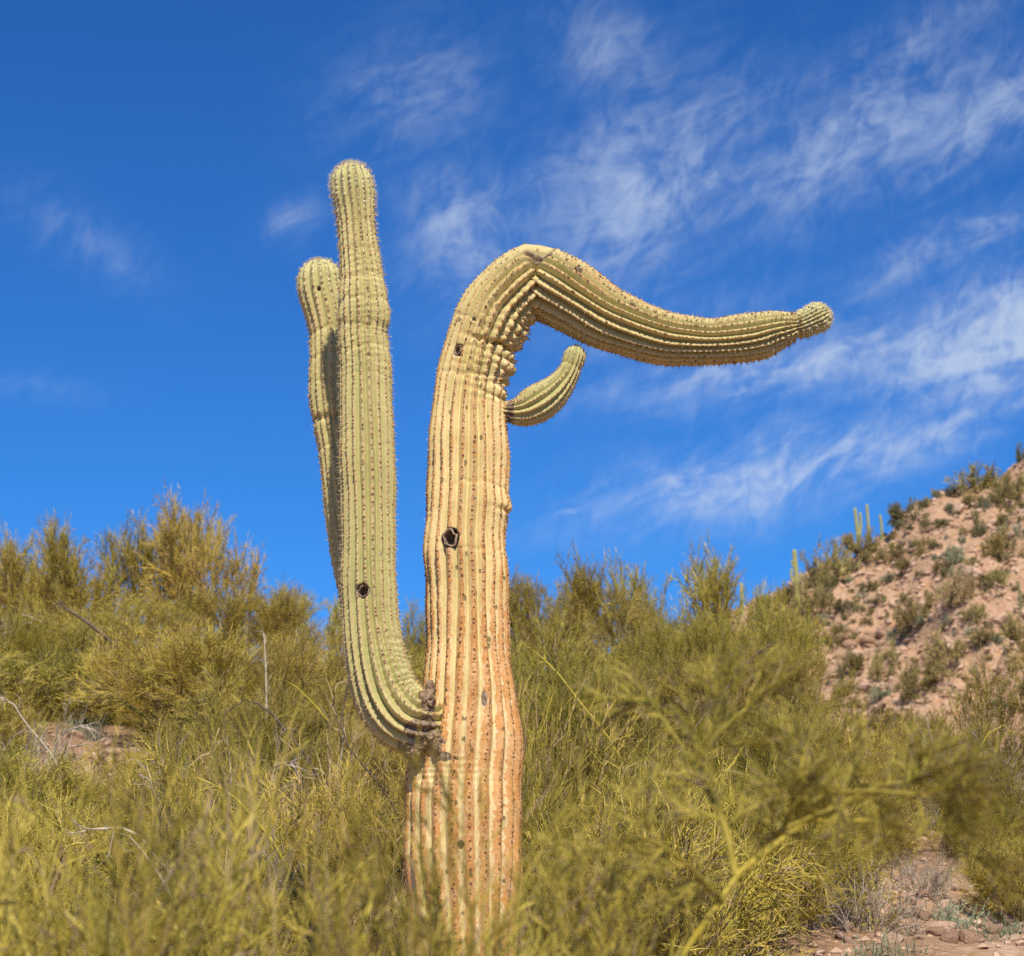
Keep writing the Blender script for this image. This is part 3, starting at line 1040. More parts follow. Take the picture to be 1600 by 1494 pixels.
def grow(kind, seed, name):
    rng = np.random.default_rng(seed)
    wood, crown = acc0(), acc0()
    T = lambda P: rng.random(len(P))

    def stems(n, tilt, lo, hi, k, curl, up, base=.05):
        a = rng.random(n) * 2 * np.pi
        t = tilt * np.sqrt(rng.random(n))
        d = np.stack([np.sin(t) * np.cos(a), np.sin(t) * np.sin(a), np.cos(t)], 1)
        s = np.stack([np.cos(a) * base * rng.random(n), np.sin(a) * base * rng.random(n), np.full(n, -.12)], 1)
        return run(s, d, lo + (hi - lo) * rng.random(n), k, curl, up, rng)
    if kind == 'palo':               # small desert tree, about 3 m
        A = stems(6, .85, 1.2, 1.9, 8, .13, .05, .12)
        B = spawn(A, 7, .3, .65, .8, 1.4, 6, .14, .07, rng)
        C = spawn(B, 8, .15, .55, .45, .9, 5, .13, .06, rng)
        D = spawn(C, 8, .05, .5, .22, .5, 4, .14, .05, rng)
        E = spawn(D, 5, .05, .55, .10, .26, 3, .16, .04, rng)
        tubes(A, .055, .022, 7, T(A), wood); tubes(B, .020, .008, 5, T(B), wood)
        tubes(C, .0075, .004, 3, T(C), crown); tubes(D, .0042, .002, 3, T(D), crown); tubes(E, .0032, .0012, 3, T(E), crown)
    elif kind == 'tuft':             # taller, looser skyline tree with upright plumes
        A = stems(5, .7, 1.2, 1.8, 8, .15, .05, .1)
        B = spawn(A, 6, .35, .6, .8, 1.3, 6, .16, .12, rng)
        C = spawn(B, 6, .3, .5, .4, .8, 5, .12, .12, rng)
        D = spawn(C, 8, .15, .48, .2, .45, 4, .14, .06, rng)
        E = spawn(D, 5, .1, .5, .08, .2, 3, .16, .06, rng)
        tubes(A, .05, .02, 7, T(A), wood); tubes(B, .018, .007, 5, T(B), wood)
        tubes(C, .007, .004, 3, T(C), crown); tubes(D, .0045, .002, 3, T(D), crown); tubes(E, .0045, .0016, 3, T(E), crown)
    elif kind == 'brush':            # knee to chest high bush of fine curved twigs
        A = stems(40, 1.15, .45, .95, 6, .16, .05, .25)
        B = spawn(A, 7, .2, .6, .25, .6, 5, .18, .03, rng)
        C = spawn(B, 6, .1, .55, .14, .34, 4, .18, .02, rng)
        D = spawn(C, 4, .1, .6, .07, .2, 3, .2, .02, rng)
        tubes(A, .010, .004, 4, T(A), wood); tubes(B, .0048, .0025, 3, T(B), crown)
        tubes(C, .0036, .0016, 3, T(C), crown); tubes(D, .0028, .001, 3, T(D), crown)
    elif kind == 'arch':             # arching broom-like clump
        A = stems(420, 1.05, .6, 1.2, 7, .07, -.05, .3)
        B = spawn(A, 5, .35, .3, .15, .4, 4, .12, -.03, rng)
        C = spawn(B, 2, .2, .4, .08, .2, 3, .15, -.02, rng)
        tubes(A, .0042, .002, 3, T(A), crown); tubes(B, .0032, .0014, 3, T(B), crown); tubes(C, .0026, .001, 3, T(C), crown)
        w = stems(14, .8, .3, .6, 5, .1, .02, .15)
        tubes(w, .014, .006, 5, T(w), wood)
    elif kind == 'broom':            # upright switches of the near thicket
        A = stems(70, .62, .7, 1.5, 8, .10, .03, .45)
        B = spawn(A, 8, .25, .5, .25, .55, 6, .10, .03, rng)
        C = spawn(B, 5, .1, .5, .12, .30, 4, .12, .02, rng)
        D = spawn(C, 3, .1, .5, .05, .14, 3, .12, .02, rng)
        tubes(A, .009, .003, 4, T(A), wood); tubes(B, .0034, .0018, 3, T(B), crown)
        tubes(C, .0024, .0012, 3, T(C), crown); tubes(D, .0018, .0008, 3, T(D), crown)
    elif kind == 'near':             # loose crossing switches of the near thicket
        A = stems(34, .95, .6, 1.2, 7, .14, .05, .3)
        B = spawn(A, 9, .2, .6, .2, .5, 6, .13, .02, rng)
        C = spawn(B, 6, .1, .6, .1, .26, 4, .14, .02, rng)
        D = spawn(C, 7, .1, .6, .04, .13, 3, .14, .02, rng)
        tubes(A, .0040, .0018, 4, T(A), wood); tubes(B, .0022, .0013, 3, T(B), crown)
        tubes(C, .0018, .0012, 3, T(C), crown); tubes(D, .0018, .0008, 3, T(D), crown)
    elif kind == 'dry':              # leafless tangle
        A = stems(26, 1.2, .4, .8, 6, .18, .02, .15)
        B = spawn(A, 6, .2, .7, .2, .45, 5, .2, .0, rng)
        C = spawn(B, 5, .1, .7, .08, .25, 4, .22, .0, rng)
        tubes(A, .010, .004, 4, T(A), wood); tubes(B, .005, .0025, 3, T(B), crown); tubes(C, .0034, .0014, 3, T(C), crown)
    elif kind == 'far':              # bush on the far hill
        A = stems(30, 1.25, .4, .8, 5, .14, .04, .3)
        B = spawn(A, 8, .25, .6, .2, .5, 4, .16, .03, rng)
        C = spawn(B, 7, .2, .7, .1, .25, 2, .1, .02, rng)
        tubes(A, .016, .006, 3, T(A), wood); tubes(B, .009, .005, 3, T(B), crown); tubes(C, .014, .004, 3, T(C), crown)
    elif kind == 'herb':             # low leafy herb
        A = stems(160, 1.3, .15, .42, 4, .15, .08, .45)
        B = spawn(A, 9, .15, .7, .04, .10, 2, .1, .05, rng)
        tubes(A, .003, .0015, 3, T(A), wood); tubes(B, .0075, .002, 3, T(B), crown)
    p = Proto()
    p.wood = acc_mesh(name + '_stems', wood, True)
    p.crown = acc_mesh(name + '_crown', crown)
    v = np.vstack(crown['v'])
    p.h = float(np.percentile(v[:, 2], 99.0))
    p.w = float(np.percentile(np.abs(v[:, 0]), 96) + np.percentile(np.abs(v[:, 1]), 96))
    p.kind = kind
    return p


PR = {}
for kind, n in (('palo', 2), ('tuft', 2), ('brush', 3), ('arch', 1), ('broom', 2), ('near', 2), ('dry', 2), ('far', 3), ('herb', 1)):
    PR[kind] = [grow(kind, 100 + 7 * i + len(kind) * 31, kind) for i in range(n)]


def dressed(name, me, mat, parent, kind=None):
    """One more copy of a shared mesh, its material linked to the object."""
    if len(me.materials) == 0:
        me.materials.append(None)
    o = add(name, me, None, parent, kind)
    o.material_slots[0].link = 'OBJECT'
    o.material_slots[0].material = mat
    return o


def plant(name, p, loc, height, width, rot, cmat, wmat, label, cat, group=None, lean=(0, 0)):
    o = empty(name, loc)
    o.rotation_euler = (lean[0], lean[1], rot)
    o.scale = (width / p.w, width / p.w, height / p.h)
    tag(o, label, cat, group)
    tree = p.kind in ('palo', 'tuft')
    dressed('trunk' if tree else 'stems', p.wood, wmat, o, None if tree else 'stuff')
    dressed('crown', p.crown, cmat, o, 'stuff')
    return o


rs = random.Random(4)


def put(kind, px, Y, ytop, wpx, cmat, wmat, label, name, cat, group=None, var=None, lean=(0, 0)):
    """Plant rooted on the slope at distance Y whose top reaches the photo row ytop."""
    x = float(at(px, ytop, Y)[0])
    z = gz(x, Y)
    top = float(at(px, ytop, Y)[2])
    H = max(.35, top - z)
    p = PR[kind][var % len(PR[kind]) if var is not None else rs.randrange(len(PR[kind]))]
    W = max(wpx / pxm(px, ytop, Y), p.w * H / p.h / (1.9 if kind == 'dry' else 1.4))
    return plant(name, p, (x, Y, z), H, W, rs.random() * 6.28, cmat, wmat, label, cat, group, lean)


# ------------------------------------------------------------------ palo verdes along the near crest (skyline)
sky_trees = [
    ('tuft', 20, 41, 850, 200, M_BRUSH, 'ochre tinged palo verde at the left edge of the skyline'),
    ('tuft', 92, 42, 838, 170, M_BRUSH, 'open ochre palo verde second from the left edge on the skyline'),
    ('tuft', 172, 40, 828, 140, M_PALO, 'thin dark palo verde with leaning bare limbs against the sky'),
    ('tuft', 310, 39, 798, 250, M_BRUSH, 'tallest palo verde on the left skyline, many upright plumes'),
    ('palo', 250, 33, 925, 220, M_PALO, 'broad palo verde in front of the left skyline trees'),
    ('palo', 405, 34, 925, 210, M_PALO, 'rounded palo verde right of the tallest left skyline tree'),
    ('tuft', 478, 40, 925, 160, M_PALO, 'low palo verde on the skyline beside the twin cactus arms'),
    ('tuft', 650, 40, 955, 130, M_GREEN, 'thin palo verde seen between the cactus arm and trunk'),
    ('tuft', 815, 41, 905, 100, M_GREEN, 'grey green tree top rising right of the cactus trunk'),
    ('tuft', 905, 40, 890, 110, M_GREEN, 'tall thin palo verde top right of the cactus trunk'),
    ('palo', 925, 33, 938, 230, M_PALO, 'large dome shaped palo verde right of the cactus'),
    ('tuft', 1085, 39, 878, 150, M_PALO, 'feathery palo verde with open top left of the far saguaros'),
    ('palo', 1095, 32, 975, 220, M_PALO, 'dense palo verde below the feathery skyline tree'),
    ('tuft', 1192, 36, 935, 100, M_PALO, 'yellowish palo verde standing before the far hill'),
    ('palo', 1215, 30, 1010, 190, M_PALO, 'loose palo verde with dark forked branch before the hill'),
]
for i, (k, px, Y, yt, w, mt, lb) in enumerate(sky_trees):
    put(k, px, Y, yt, w, mt, M_BARK, lb, 'palo_verde_tree', 'tree', None, i % 3)

# ------------------------------------------------------------------ brush on the slope
mids = [
    ('brush', 60, 25, 1010, 240, M_GREEN, 'olive bush under the left edge skyline trees'),
    ('palo', 150, 26.5, 1015, 240, M_GREEN, 'green spreading bush above the bare pink soil'),
    ('palo', 330, 23, 985, 330, M_BRUSH, 'wide yellow palo verde below the tallest skyline tree'),
    ('palo', 490, 22, 985, 240, M_BRUSH, 'yellow palo verde bush left of the cactus arms'),
    ('palo', 395, 20, 1060, 250, M_BRUSH, 'golden twiggy bush at the middle left'),
    ('palo', 440, 19, 1080, 270, M_PALO, 'palo verde bush left of the arm bend'),
    ('brush', 380, 17.5, 1140, 230, M_GREEN, 'round grey green bush below the bare pale pole'),
    ('palo', 570, 18, 1120, 220, M_BRUSH, 'yellow bush behind the foot of the cactus arm'),
    ('brush', 520, 15.5, 1200, 250, M_BRUSH, 'low yellow bush left of the lower trunk'),
    ('brush', 620, 14.5, 1210, 170, M_PALO, 'olive bush touching the left side of the trunk'),
    ('brush', 310, 17, 1165, 200, M_BRUSH, 'yellow bush right of the stony cut in the slope'),
    ('brush', 0, 18, 1150, 170, M_PALO, 'olive bush left of the stony cut'),
    ('brush', 130, 14.6, 1262, 260, M_BRUSH, 'golden bush under the stony cut'),
    ('brush', 330, 14.5, 1225, 280, M_PALO, 'olive bush behind the bleached forked branch'),
    ('arch', 845, 16.5, 1085, 220, M_BRUSH, 'bright arching yellow clump beside the right of the trunk'),
    ('palo', 850, 22, 985, 220, M_PALO, 'palo verde hugging the right side of the trunk'),
    ('palo', 985, 21, 1040, 270, M_PALO, 'dark hearted palo verde right of the trunk'),
    ('palo', 1110, 20, 1035, 290, M_PALO, 'spreading palo verde in the middle right'),
    ('brush', 900, 15, 1195, 260, M_GREEN, 'deep green bush low on the right of the trunk'),
    ('palo', 960, 16.5, 1130, 280, M_GREEN, 'green bush with dark hollow right of the trunk'),
    ('brush', 1010, 14, 1230, 260, M_PALO, 'olive bush under the dark hollow'),
    ('brush', 1110, 15.5, 1200, 240, M_PALO, 'olive bush behind the blurred yellow limb'),
    ('palo', 1230, 18.5, 1115, 240, M_PALO, 'palo verde bush before the foot of the hill'),
    ('palo', 1385, 30, 1110, 140, M_PALO, 'palo verde at the foot of the pink hill'),
    ('brush', 1290, 22, 1110, 200, M_BRUSH, 'yellow bush at the foot of the hill'),
    ('palo', 1580, 23, 1025, 210, M_PALO, 'palo verde at the right edge below the hill'),
    ('brush', 1480, 24, 1130, 190, M_PALO, 'olive bush between bare patches at the right'),
    ('brush', 1575, 20, 1190, 170, M_GREEN, 'green bush on the right edge above the rubble'),
    ('palo', 1590, 17.5, 1285, 180, M_PALO, 'palo verde on the right edge beside the rubble'),
    ('dry', 1440, 17.5, 1372, 110, M_GREY, 'grey leafless bush over the dark hollow by the rubble'),
    ('brush', 1280, 16, 1300, 220, M_PALO, 'olive bush left of the rubble'),
    ('brush', 1335, 20, 1190, 190, M_BRUSH, 'yellow bush above the rubble'),
    ('dry', 40, 19.5, 1112, 150, M_GREY, 'bleached leafless bush at the left edge'),
    ('dry', 350, 17, 1165, 110, M_GREY, 'round grey dry bush left of the cactus'),
    ('dry', 480, 17, 1125, 120, M_STRAW, 'straw coloured dry bush left of the arm bend'),
    ('dry', 1470, 22, 1150, 130, M_GREY, 'grey dry bush under a bent yellow twig at right'),
    ('dry', 385, 13.8, 1290, 110, M_GREY, 'dry grey tangle low on the left slope'),
    ('dry', 1350, 15.5, 1330, 150, M_GREY, 'brown dry tangle left of the hollow'),
]
for i, (k, px, Y, yt, w, mt, lb) in enumerate(mids):
    wm = M_BARK if k == 'palo' else (M_PALE if k == 'dry' else M_BARKD)
    put(k, px, Y, yt, w, mt, wm, lb, 'dry_bush' if k == 'dry' else ('palo_verde_tree' if k == 'palo' else 'desert_bush'),
        'tree' if k == 'palo' else 'bush')

# filler brush that closes the slope between them
def where(px, Y):
    side = 'far left of the cactus' if px < 300 else 'left of the cactus' if px < 720 else 'right of the cactus' if px < 1150 else 'below the far hill'
    return side + (', low near its foot' if Y < 17 else ', halfway up' if Y < 24 else ', up near the crest')


fill = 0
for i in range(400):
    Y = rs.uniform(12.6, 31)
    px = rs.uniform(-60, 1660)
    if Y < 13.5 and 560 < px < 880:
        continue
    x = float(at(px, 1200, Y)[0]); z = gz(x, Y)
    d = ray(px, 0)
    yb = 1502.7 - (z - 1.6) / Y * F * .98        # roughly where its foot shows
    if (60 < px < 260 and 14 < Y < 24) or (10 < px < 300 and 19.5 < Y < 23):
        continue
    if px > 1180 and yb > 1000 and rs.random() < .72:
        continue
    if px > 1270 and Y < 21:
        continue
    k = rs.choice(['brush', 'brush', 'brush', 'brush', 'arch', 'dry'])
    H = rs.uniform(.4, .8)
    mt = rs.choice([M_BRUSH, M_PALO, M_PALO, M_GREEN]) if k != 'dry' else rs.choice([M_GREY, M_STRAW])
    if k == 'dry':
        plant('dry_bush', PR[k][rs.randrange(2)], (x, Y, z), H, rs.uniform(.8, 1.4), rs.random() * 6.28, mt, M_BARKD,
              'low leafless dry thicket bush ' + where(px, Y), 'bush', 'dry bushes of the thicket on the slope')
        continue
    plant('desert_bush', PR[k][rs.randrange(len(PR[k]))], (x, Y, z), H, rs.uniform(1.1, 1.9), rs.random() * 6.28, mt, M_BARKD,
          {M_BRUSH: 'low golden', M_PALO: 'low olive', M_GREEN: 'low dark green'}[mt] + ' thicket bush ' + where(px, Y), 'bush',
          'low bushes of the thicket on the slope')
    fill += 1
    if fill > 120:
        break

# ------------------------------------------------------------------ near thicket, out of focus
near = [(-20, 4.6, 1410, 820), (110, 4.4, 1450, 820), (268, 4.9, 1300, 330), (400, 4.4, 1455, 820), (490, 4.7, 1450, 820),
        (580, 4.2, 1540, 820), (690, 4.4, 1535, 520), (790, 4.2, 1550, 820), (900, 4.4, 1480, 820), (1010, 4.7, 1470, 820), (40, 5.0, 1330, 330),
        (180, 4.0, 1480, 820), (330, 3.9, 1490, 820), (480, 4.0, 1490, 820)]
words = ['at the left edge', 'second from the left edge', 'with a tall plume rising above its neighbours', 'left of the middle of the thicket',
         'left of the cactus foot', 'just before the left of the cactus foot', 'before the cactus foot', 'before the right of the cactus foot',
         'right of the cactus foot', 'left of the yellow limb', 'tall and thin against the left slope',
         'lowest at the bottom left corner', 'lowest under the tall plume', 'lowest left of the cactus']
for i, ((px, Y, yt, w), wd) in enumerate(zip(near, words)):
    put('broom' if i in (2, 6, 10, 4) else 'near', px, Y, yt, w, M_PALO if i % 3 else M_BRUSH, M_BARK, 'blurred upright yellow green switches ' + wd, 'broom_bush', 'bush',
        'blurred bushes along the bottom', i % 2)


def polyline_px(pts, Y):
    return np.array([at(p[0], p[1], Y + (p[2] if len(p) > 2 else 0)) for p in pts])


def resample(P, k):
    C = catmull(P, 12)
    s = np.concatenate([[0], np.cumsum(np.linalg.norm(np.diff(C, axis=0), axis=1))])
    t = np.linspace(0, s[-1], k)
    return np.stack([np.interp(t, s, C[:, i]) for i in range(3)], 1)


def near_palo_verde():
    """The close, out-of-focus palo verde at lower right with its yellow limbs."""
    rng = np.random.default_rng(77)
    Y = 4.3
    x0, y0 = float(at(1050, 1494, Y)[0]), Y
    base = np.array([x0 - .05, y0, gz(x0, y0) - .05])
    limbs = [([(1050, 1560), (1090, 1478), (1128, 1408), (1165, 1350), (1205, 1305), (1260, 1282, .1), (1340, 1278, .2), (1440, 1296, .3), (1530, 1330, .3)], .0095),
             ([(1150, 1372), (1132, 1290, .1), (1108, 1240, .15), (1080, 1190, .2), (1040, 1130, .25), (990, 1060, .3)], .008),
             ([(1190, 1318), (1222, 1265, -.1), (1238, 1220, -.15), (1240, 1190, -.2), (1262, 1175, -.2), (1300, 1165, -.2)], .008),
             ([(1238, 1220, -.1), (1300, 1205, -.15), (1380, 1205, -.2), (1470, 1215, -.2)], .005),
             ([(1205, 1305), (1300, 1230, .1), (1400, 1190, .15), (1490, 1205, .2), (1570, 1240, .2)], .006),
             ([(1128, 1408), (1060, 1340, -.1), (1000, 1310, -.15), (930, 1330, -.2)], .005),
             ([(1080, 1190, .2), (1120, 1150, .2), (1150, 1120, .2), (1180, 1100, .2)], .006),
             ([(1260, 1282, .1), (1340, 1220, 0), (1420, 1190, -.1), (1490, 1170, -.1)], .005)]
    o = empty('palo_verde_tree', base)
    tag(o, 'close blurred palo verde with yellow forked limb at lower right', 'tree')
    L = []
    for i, (pts, r) in enumerate(limbs):
        if i in (2, 3, 4, 7, 8):
            pts = [(q[0], q[1] + (0 if j == 0 else 32)) + tuple(q[2:]) for j, q in enumerate(pts)]
        P = polyline_px(pts, Y)
        if i == 0:
            P = np.vstack([base, (base + P[0]) / 2 + np.array([.02, 0, 0]), P])
        P = resample(P, 12)
        L.append(P)
        a = acc0()
        tubes(P[None] - base, r * (1.25 if i == 0 else 1), .003, 8, rng.random(1), a)
        add('trunk' if i == 0 else 'limb', acc_mesh('limb', a, True), M_YEL if i == 0 else M_LIMB, o)
    A = np.stack(L)
    B = spawn(A, 8, .15, .8, .06, .17, 6, .10, .0, rng)
    C = spawn(B, 6, .1, .55, .04, .13, 5, .10, -.01, rng)
    D = spawn(C, 6, .05, .5, .03, .09, 4, .10, .0, rng)
    E = spawn(D, 2, .1, .6, .02, .06, 3, .12, .0, rng)
    a = acc0()
    for P, r0, r1 in ((B, .0030, .0015), (C, .0018, .0010), (D, .0013, .0007), (E, .0010, .0005)):
        tubes(P - base, r0, r1, 3, rng.random(len(P)), a)
    add('crown', acc_mesh('crown', a), M_PALO, o, 'stuff')


near_palo_verde()

# ------------------------------------------------------------------ single limbs and branches that stand out on the slope
def branch(pts, Y, r, mat, name, label, cat, root=True, kids=10, seed=0):
    rng = np.random.default_rng(seed)
    P = polyline_px(pts, Y)
    base = P[0].copy()
    zg = gz(base[0], base[1])
    if root and P[0, 2] > zg:
        sgn = 1.0 if P[1, 0] < P[0, 0] else -1.0
        hgt = P[0, 2] - zg
        base = np.array([base[0] + sgn * (.15 + .35 * hgt), base[1] + .15, zg - .05])
        P = np.vstack([base, base * .45 + P[0] * .55 + np.array([sgn * .06 * hgt, 0, .10 * hgt]), P])
    P = resample(P, 14)
    a = acc0()
    tubes(P[None] - base, r, r * .35, 7, rng.random(1), a)
    if kids:
        K = spawn(P[None], kids, .3, .8, .08, .30, 5, .18, .02, rng)
        tubes(K - base, r * .3, r * .12, 4, rng.random(len(K)), a)
        K2 = spawn(K, 3, .2, .7, .05, .15, 4, .18, .02, rng)
        tubes(K2 - base, r * .16, r * .08, 3, rng.random(len(K2)), a)
    o = add(name, acc_mesh(name, a, True), mat)
    o.location = base
    tag(o, label, cat)


branch([(235, 1330), (225, 1310), (190, 1294), (150, 1296), (125, 1296)], 13.0, .020, M_PALE, 'dead_branch', 'bleached forked dead branch low on the left slope', 'branch', True, 9, 1)
branch([(190, 1296), (172, 1330), (160, 1362)], 13.0, .012, M_PALE, 'dead_branch', 'short bleached branch hanging below the forked one', 'branch', True, 5, 2)
branch([(417, 1150), (416, 1075), (415, 1040), (413, 1000), (411, 985)], 19.2, .012, M_PALE, 'dead_branch', 'pale bare upright stem left of the cactus arms', 'branch', False, 6, 3)
branch([(430, 1122), (415, 1105), (395, 1096), (375, 1092)], 17.2, .020, M_BARKD, 'dead_branch', 'dark curved bare branch below the pale upright stem', 'branch', True, 6, 4)
branch([(375, 1255), (350, 1235), (325, 1222), (290, 1210)], 14.0, .018, M_YEL, 'palo_verde_limb', 'thick yellow limb curving left above the bleached branch', 'branch', True, 8, 5)
branch([(505, 1118), (485, 1095), (465, 1075), (440, 1060)], 18.0, .014, M_YEL, 'palo_verde_limb', 'thin yellow limb left of the arm bend', 'branch', True, 6, 6)
branch([(540, 1160), (536, 1110), (545, 1060), (547, 1020)], 14.5, .012, M_BARKD, 'dead_branch', 'dark bare twig rising beside the arm bend', 'branch', True, 8, 7)
branch([(900, 1090), (880, 1062), (850, 1030), (825, 1010)], 19.5, .018, M_YEL, 'palo_verde_limb', 'yellow limb leaning left beside the trunk', 'branch', True, 6, 8)
branch([(1140, 1070), (1165, 1035), (1195, 1012), (1225, 1000)], 17.0, .018, M_BARKD, 'dead_branch', 'dark forked bare branch against the hill foot', 'branch', True, 8, 9)
branch([(40, 1130), (25, 1105), (10, 1092), (-20, 1090)], 18.8, .016, M_PALE, 'dead_branch', 'bleached bent branch at the left edge', 'branch', True, 8, 10)
branch([(205, 1025), (175, 1003), (140, 975), (95, 945)], 29.0, .045, M_BARKD, 'bare_limb', 'dark leaning limb against the left sky', 'branch', True, 8, 11)
branch([(1530, 1172), (1545, 1145), (1560, 1138), (1575, 1128)], 20.5, .014, M_YEL, 'palo_verde_limb', 'bent yellow twig at the right edge', 'branch', True, 5, 12)

# ------------------------------------------------------------------ rocks
M_ROCK = plain("pink rock", (.46, .30, .20), (.57, .40, .29), 9, .95, .8, .03)
M_ROCKD = plain("brown rock", (.26, .16, .11), (.40, .25, .16), 9, .95, .8, .03)


def rock_mesh(seed):
    rng = np.random.default_rng(seed)
    import bmesh
    bm = bmesh.new()
    bmesh.ops.create_icosphere(bm, subdivisions=2, radius=1)
    cuts = [(unit(rng.normal(size=3)), .55 + .3 * rng.random()) for _ in range(9)]
    for v in bm.verts:
        c = np.array(v.co)
        for n, d in cuts:
            k = c @ n
            if k > d:
                c = c - n * (k - d)
        c = c * (1 + .05 * rng.normal())
        v.co = c * np.array([1, .8, .62])
    me = bpy.data.meshes.new('rock')
    bm.to_mesh(me); bm.free()
    return me


ROCKS = [rock_mesh(i) for i in range(6)]
for i, m in enumerate(ROCKS):
    m.materials.append(M_ROCK if i < 4 else M_ROCKD)


def rock(loc, size, label, group, i):
    o = add('rock', ROCKS[i % 6])
    o.location = loc
    o.scale = (size, size, size)
    o.rotation_euler = (rs.uniform(-.5, .5), rs.uniform(-.5, .5), rs.random() * 6.28)
    tag(o, label, 'rock', group)


for i in range(90):                                       # rubble at lower right
    Y = rs.uniform(15, 18.5)
    px = rs.uniform(1310, 1640)
    x = float(at(px, 1440, Y)[0]); z = gz(x, Y)
    rock((x, Y, z + .01), rs.uniform(.025, .10) * (1.6 if rs.random() < .12 else 1), ('pink' if i % 6 < 4 else 'brown') + ' stone in the rubble at the bottom right corner', 'stones of the rubble patch', i)
for i in range(40):                                       # stony cut at left
    Y = rs.uniform(19.0, 23.5)
    px = rs.uniform(85, 225)
    x = float(at(px, 1150, Y)[0])
    rock((x, Y, gz(x, Y) + .02), rs.uniform(.04, .14), ('pink' if i % 6 < 4 else 'brown') + ' stone in the stony cut on the left slope', 'stones of the left cut', i)


def scree(name, pts, lo, hi, mat, label, seed):
    """Loose stones too many to count."""
    rng = np.random.default_rng(seed)
    n = len(pts)
    o8 = np.array([[1, 0, 0], [-1, 0, 0], [0, 1, 0], [0, -1, 0], [0, 0, 1], [0, 0, -1.]])
    t = np.array([[0, 2, 4], [2, 1, 4], [1, 3, 4], [3, 0, 4], [2, 0, 5], [1, 2, 5], [3, 1, 5], [0, 3, 5]])
    sz = (lo + (hi - lo) * rng.random(n) ** 2.5)[:, None, None]
    V = o8[None] * (.6 + .7 * rng.random((n, 6, 1))) + rng.normal(size=(n, 6, 3)) * .18
    a = rng.random(n) * 6.28
    c, s = np.cos(a), np.sin(a)
    V = np.stack([V[..., 0] * c[:, None] - V[..., 1] * s[:, None], V[..., 0] * s[:, None] + V[..., 1] * c[:, None], V[..., 2] * .7], -1)
    V = V * sz + pts[:, None]
    me = mesh_np(name, V.reshape(-1, 3), None, (np.arange(n)[:, None, None] * 6 + t[None]).reshape(-1, 3), None, False)
    o = add(name, me, mat, None, 'stuff')
    tag(o, label, 'stones')


rng = np.random.default_rng(3)
n = 5000
Y = rng.uniform(12, 24, n); X = rng.uniform(-6, 6, n)
scree('gravel', np.stack([X, Y, near_h(X, Y)], 1), .012, .06, M_ROCK, 'loose pink gravel strewn over the near slope', 1)
n = 15000
X = rng.uniform(14, 52, n); Y = rng.uniform(128, 171, n)
scree('scree', np.stack([X, Y, hill_h(X, Y)], 1), .05, .34, M_ROCK, 'loose pink stones strewn over the far hillside', 2)
n = 2200
X = rng.uniform(14, 52, n); Y = rng.uniform(128, 171, n)
scree('dark_scree', np.stack([X, Y, hill_h(X, Y)], 1), .06, .36, M_ROCKD, 'darker brown stones strewn over the far hillside', 3)

# ------------------------------------------------------------------ far hill: bushes, saguaros, barrel cacti
def hill_spot(px, py):
    p = hit(px, py, 100, 230)
    if p is None:
        for k in range(1, 40):
            p = hit(px, py + k, 100, 230)
            if p is not None:
                break
    return p


hill_bushes = [
    (1527, 767, 66, 40, 0, 'olive bush with upright twigs on the ridge top'), (1580, 783, 52, 46, 0, 'rounded yellow olive bush near the ridge top right'),
    (1414, 815, 52, 36, 1, 'dark open bush on the ridge line above the slope'), (1490, 774, 26, 16, 1, 'small dark bush on the ridge line'),
    (1448, 795, 22, 12, 1, 'tiny dark bush low on the ridge line'), (1344, 860, 52, 34, 0, 'olive bush hiding the feet of the ridge saguaros'),
    (1293, 915, 70, 70, 0, 'large brownish bush right of the armed far saguaro'), (1277, 957, 54, 48, 0, 'olive bush under the large brownish one'),
    (1566, 882, 72, 58, 0, 'big dark hearted bush high on the right of the hill'), (1500, 940, 54, 48, 2, 'straw brown bush in the middle of the hill'),
    (1434, 972, 68, 40, 0, 'wide olive bush on the middle of the hill'), (1485, 1037, 72, 48, 0, 'round olive bush low on the hill'),
    (1555, 910, 34, 20, 0, 'small flat bush right of the straw brown one'), (1524, 968, 36, 26, 0, 'small olive bush right of the wide one'),
    (1459, 824, 42, 17, 1, 'flat dark bush below the ridge line'), (1384, 878, 28, 22, 0, 'small bush below the single ridge saguaro'),
    (1358, 876, 26, 16, 0, 'small low bush below the ridge saguaros'), (1333, 892, 18, 16, 1, 'small dark bush below the saguaro feet'),
    (1530, 836, 22, 20, 1, 'dark ragged bush below the ridge bush'), (1524, 813, 13, 17, 1, 'small dark upright bush near the ridge'),
    (1500, 880, 18, 16, 1, 'small dark green bush mid hill'), (1590, 1000, 44, 42, 0, 'olive bush on the right edge of the hill'),
    (1540, 1000, 44, 20, 0, 'flat olive bush right of the round low one'), (1386, 1057, 54, 50, 0, 'upright olive bush at the hill foot'),
    (1308, 1007, 44, 28, 0, 'olive bush beside the fallen rocks'), (1240, 935, 40, 20, 0, 'low bush behind the armed far saguaro'),
    (1210, 945, 50, 24, 0, 'low bush at the left end of the far ridge'), (1597, 722, 16, 30, 1, 'dark bush cut by the right edge on the ridge'),
    (1440, 1075, 60, 40, 0, 'olive bush lowest on the hill'), (1335, 1050, 50, 36, 0, 'olive bush low on the hill left of the upright one'),
    (1420, 935, 22, 12, 0, 'small tuft left of the dark barrel cacti'), (1462, 856, 22, 10, 1, 'low dark tuft high on the hill'),
]
hm = [(M_FAR, 0), (M_FARD, 0), (M_STRAW, 0)]
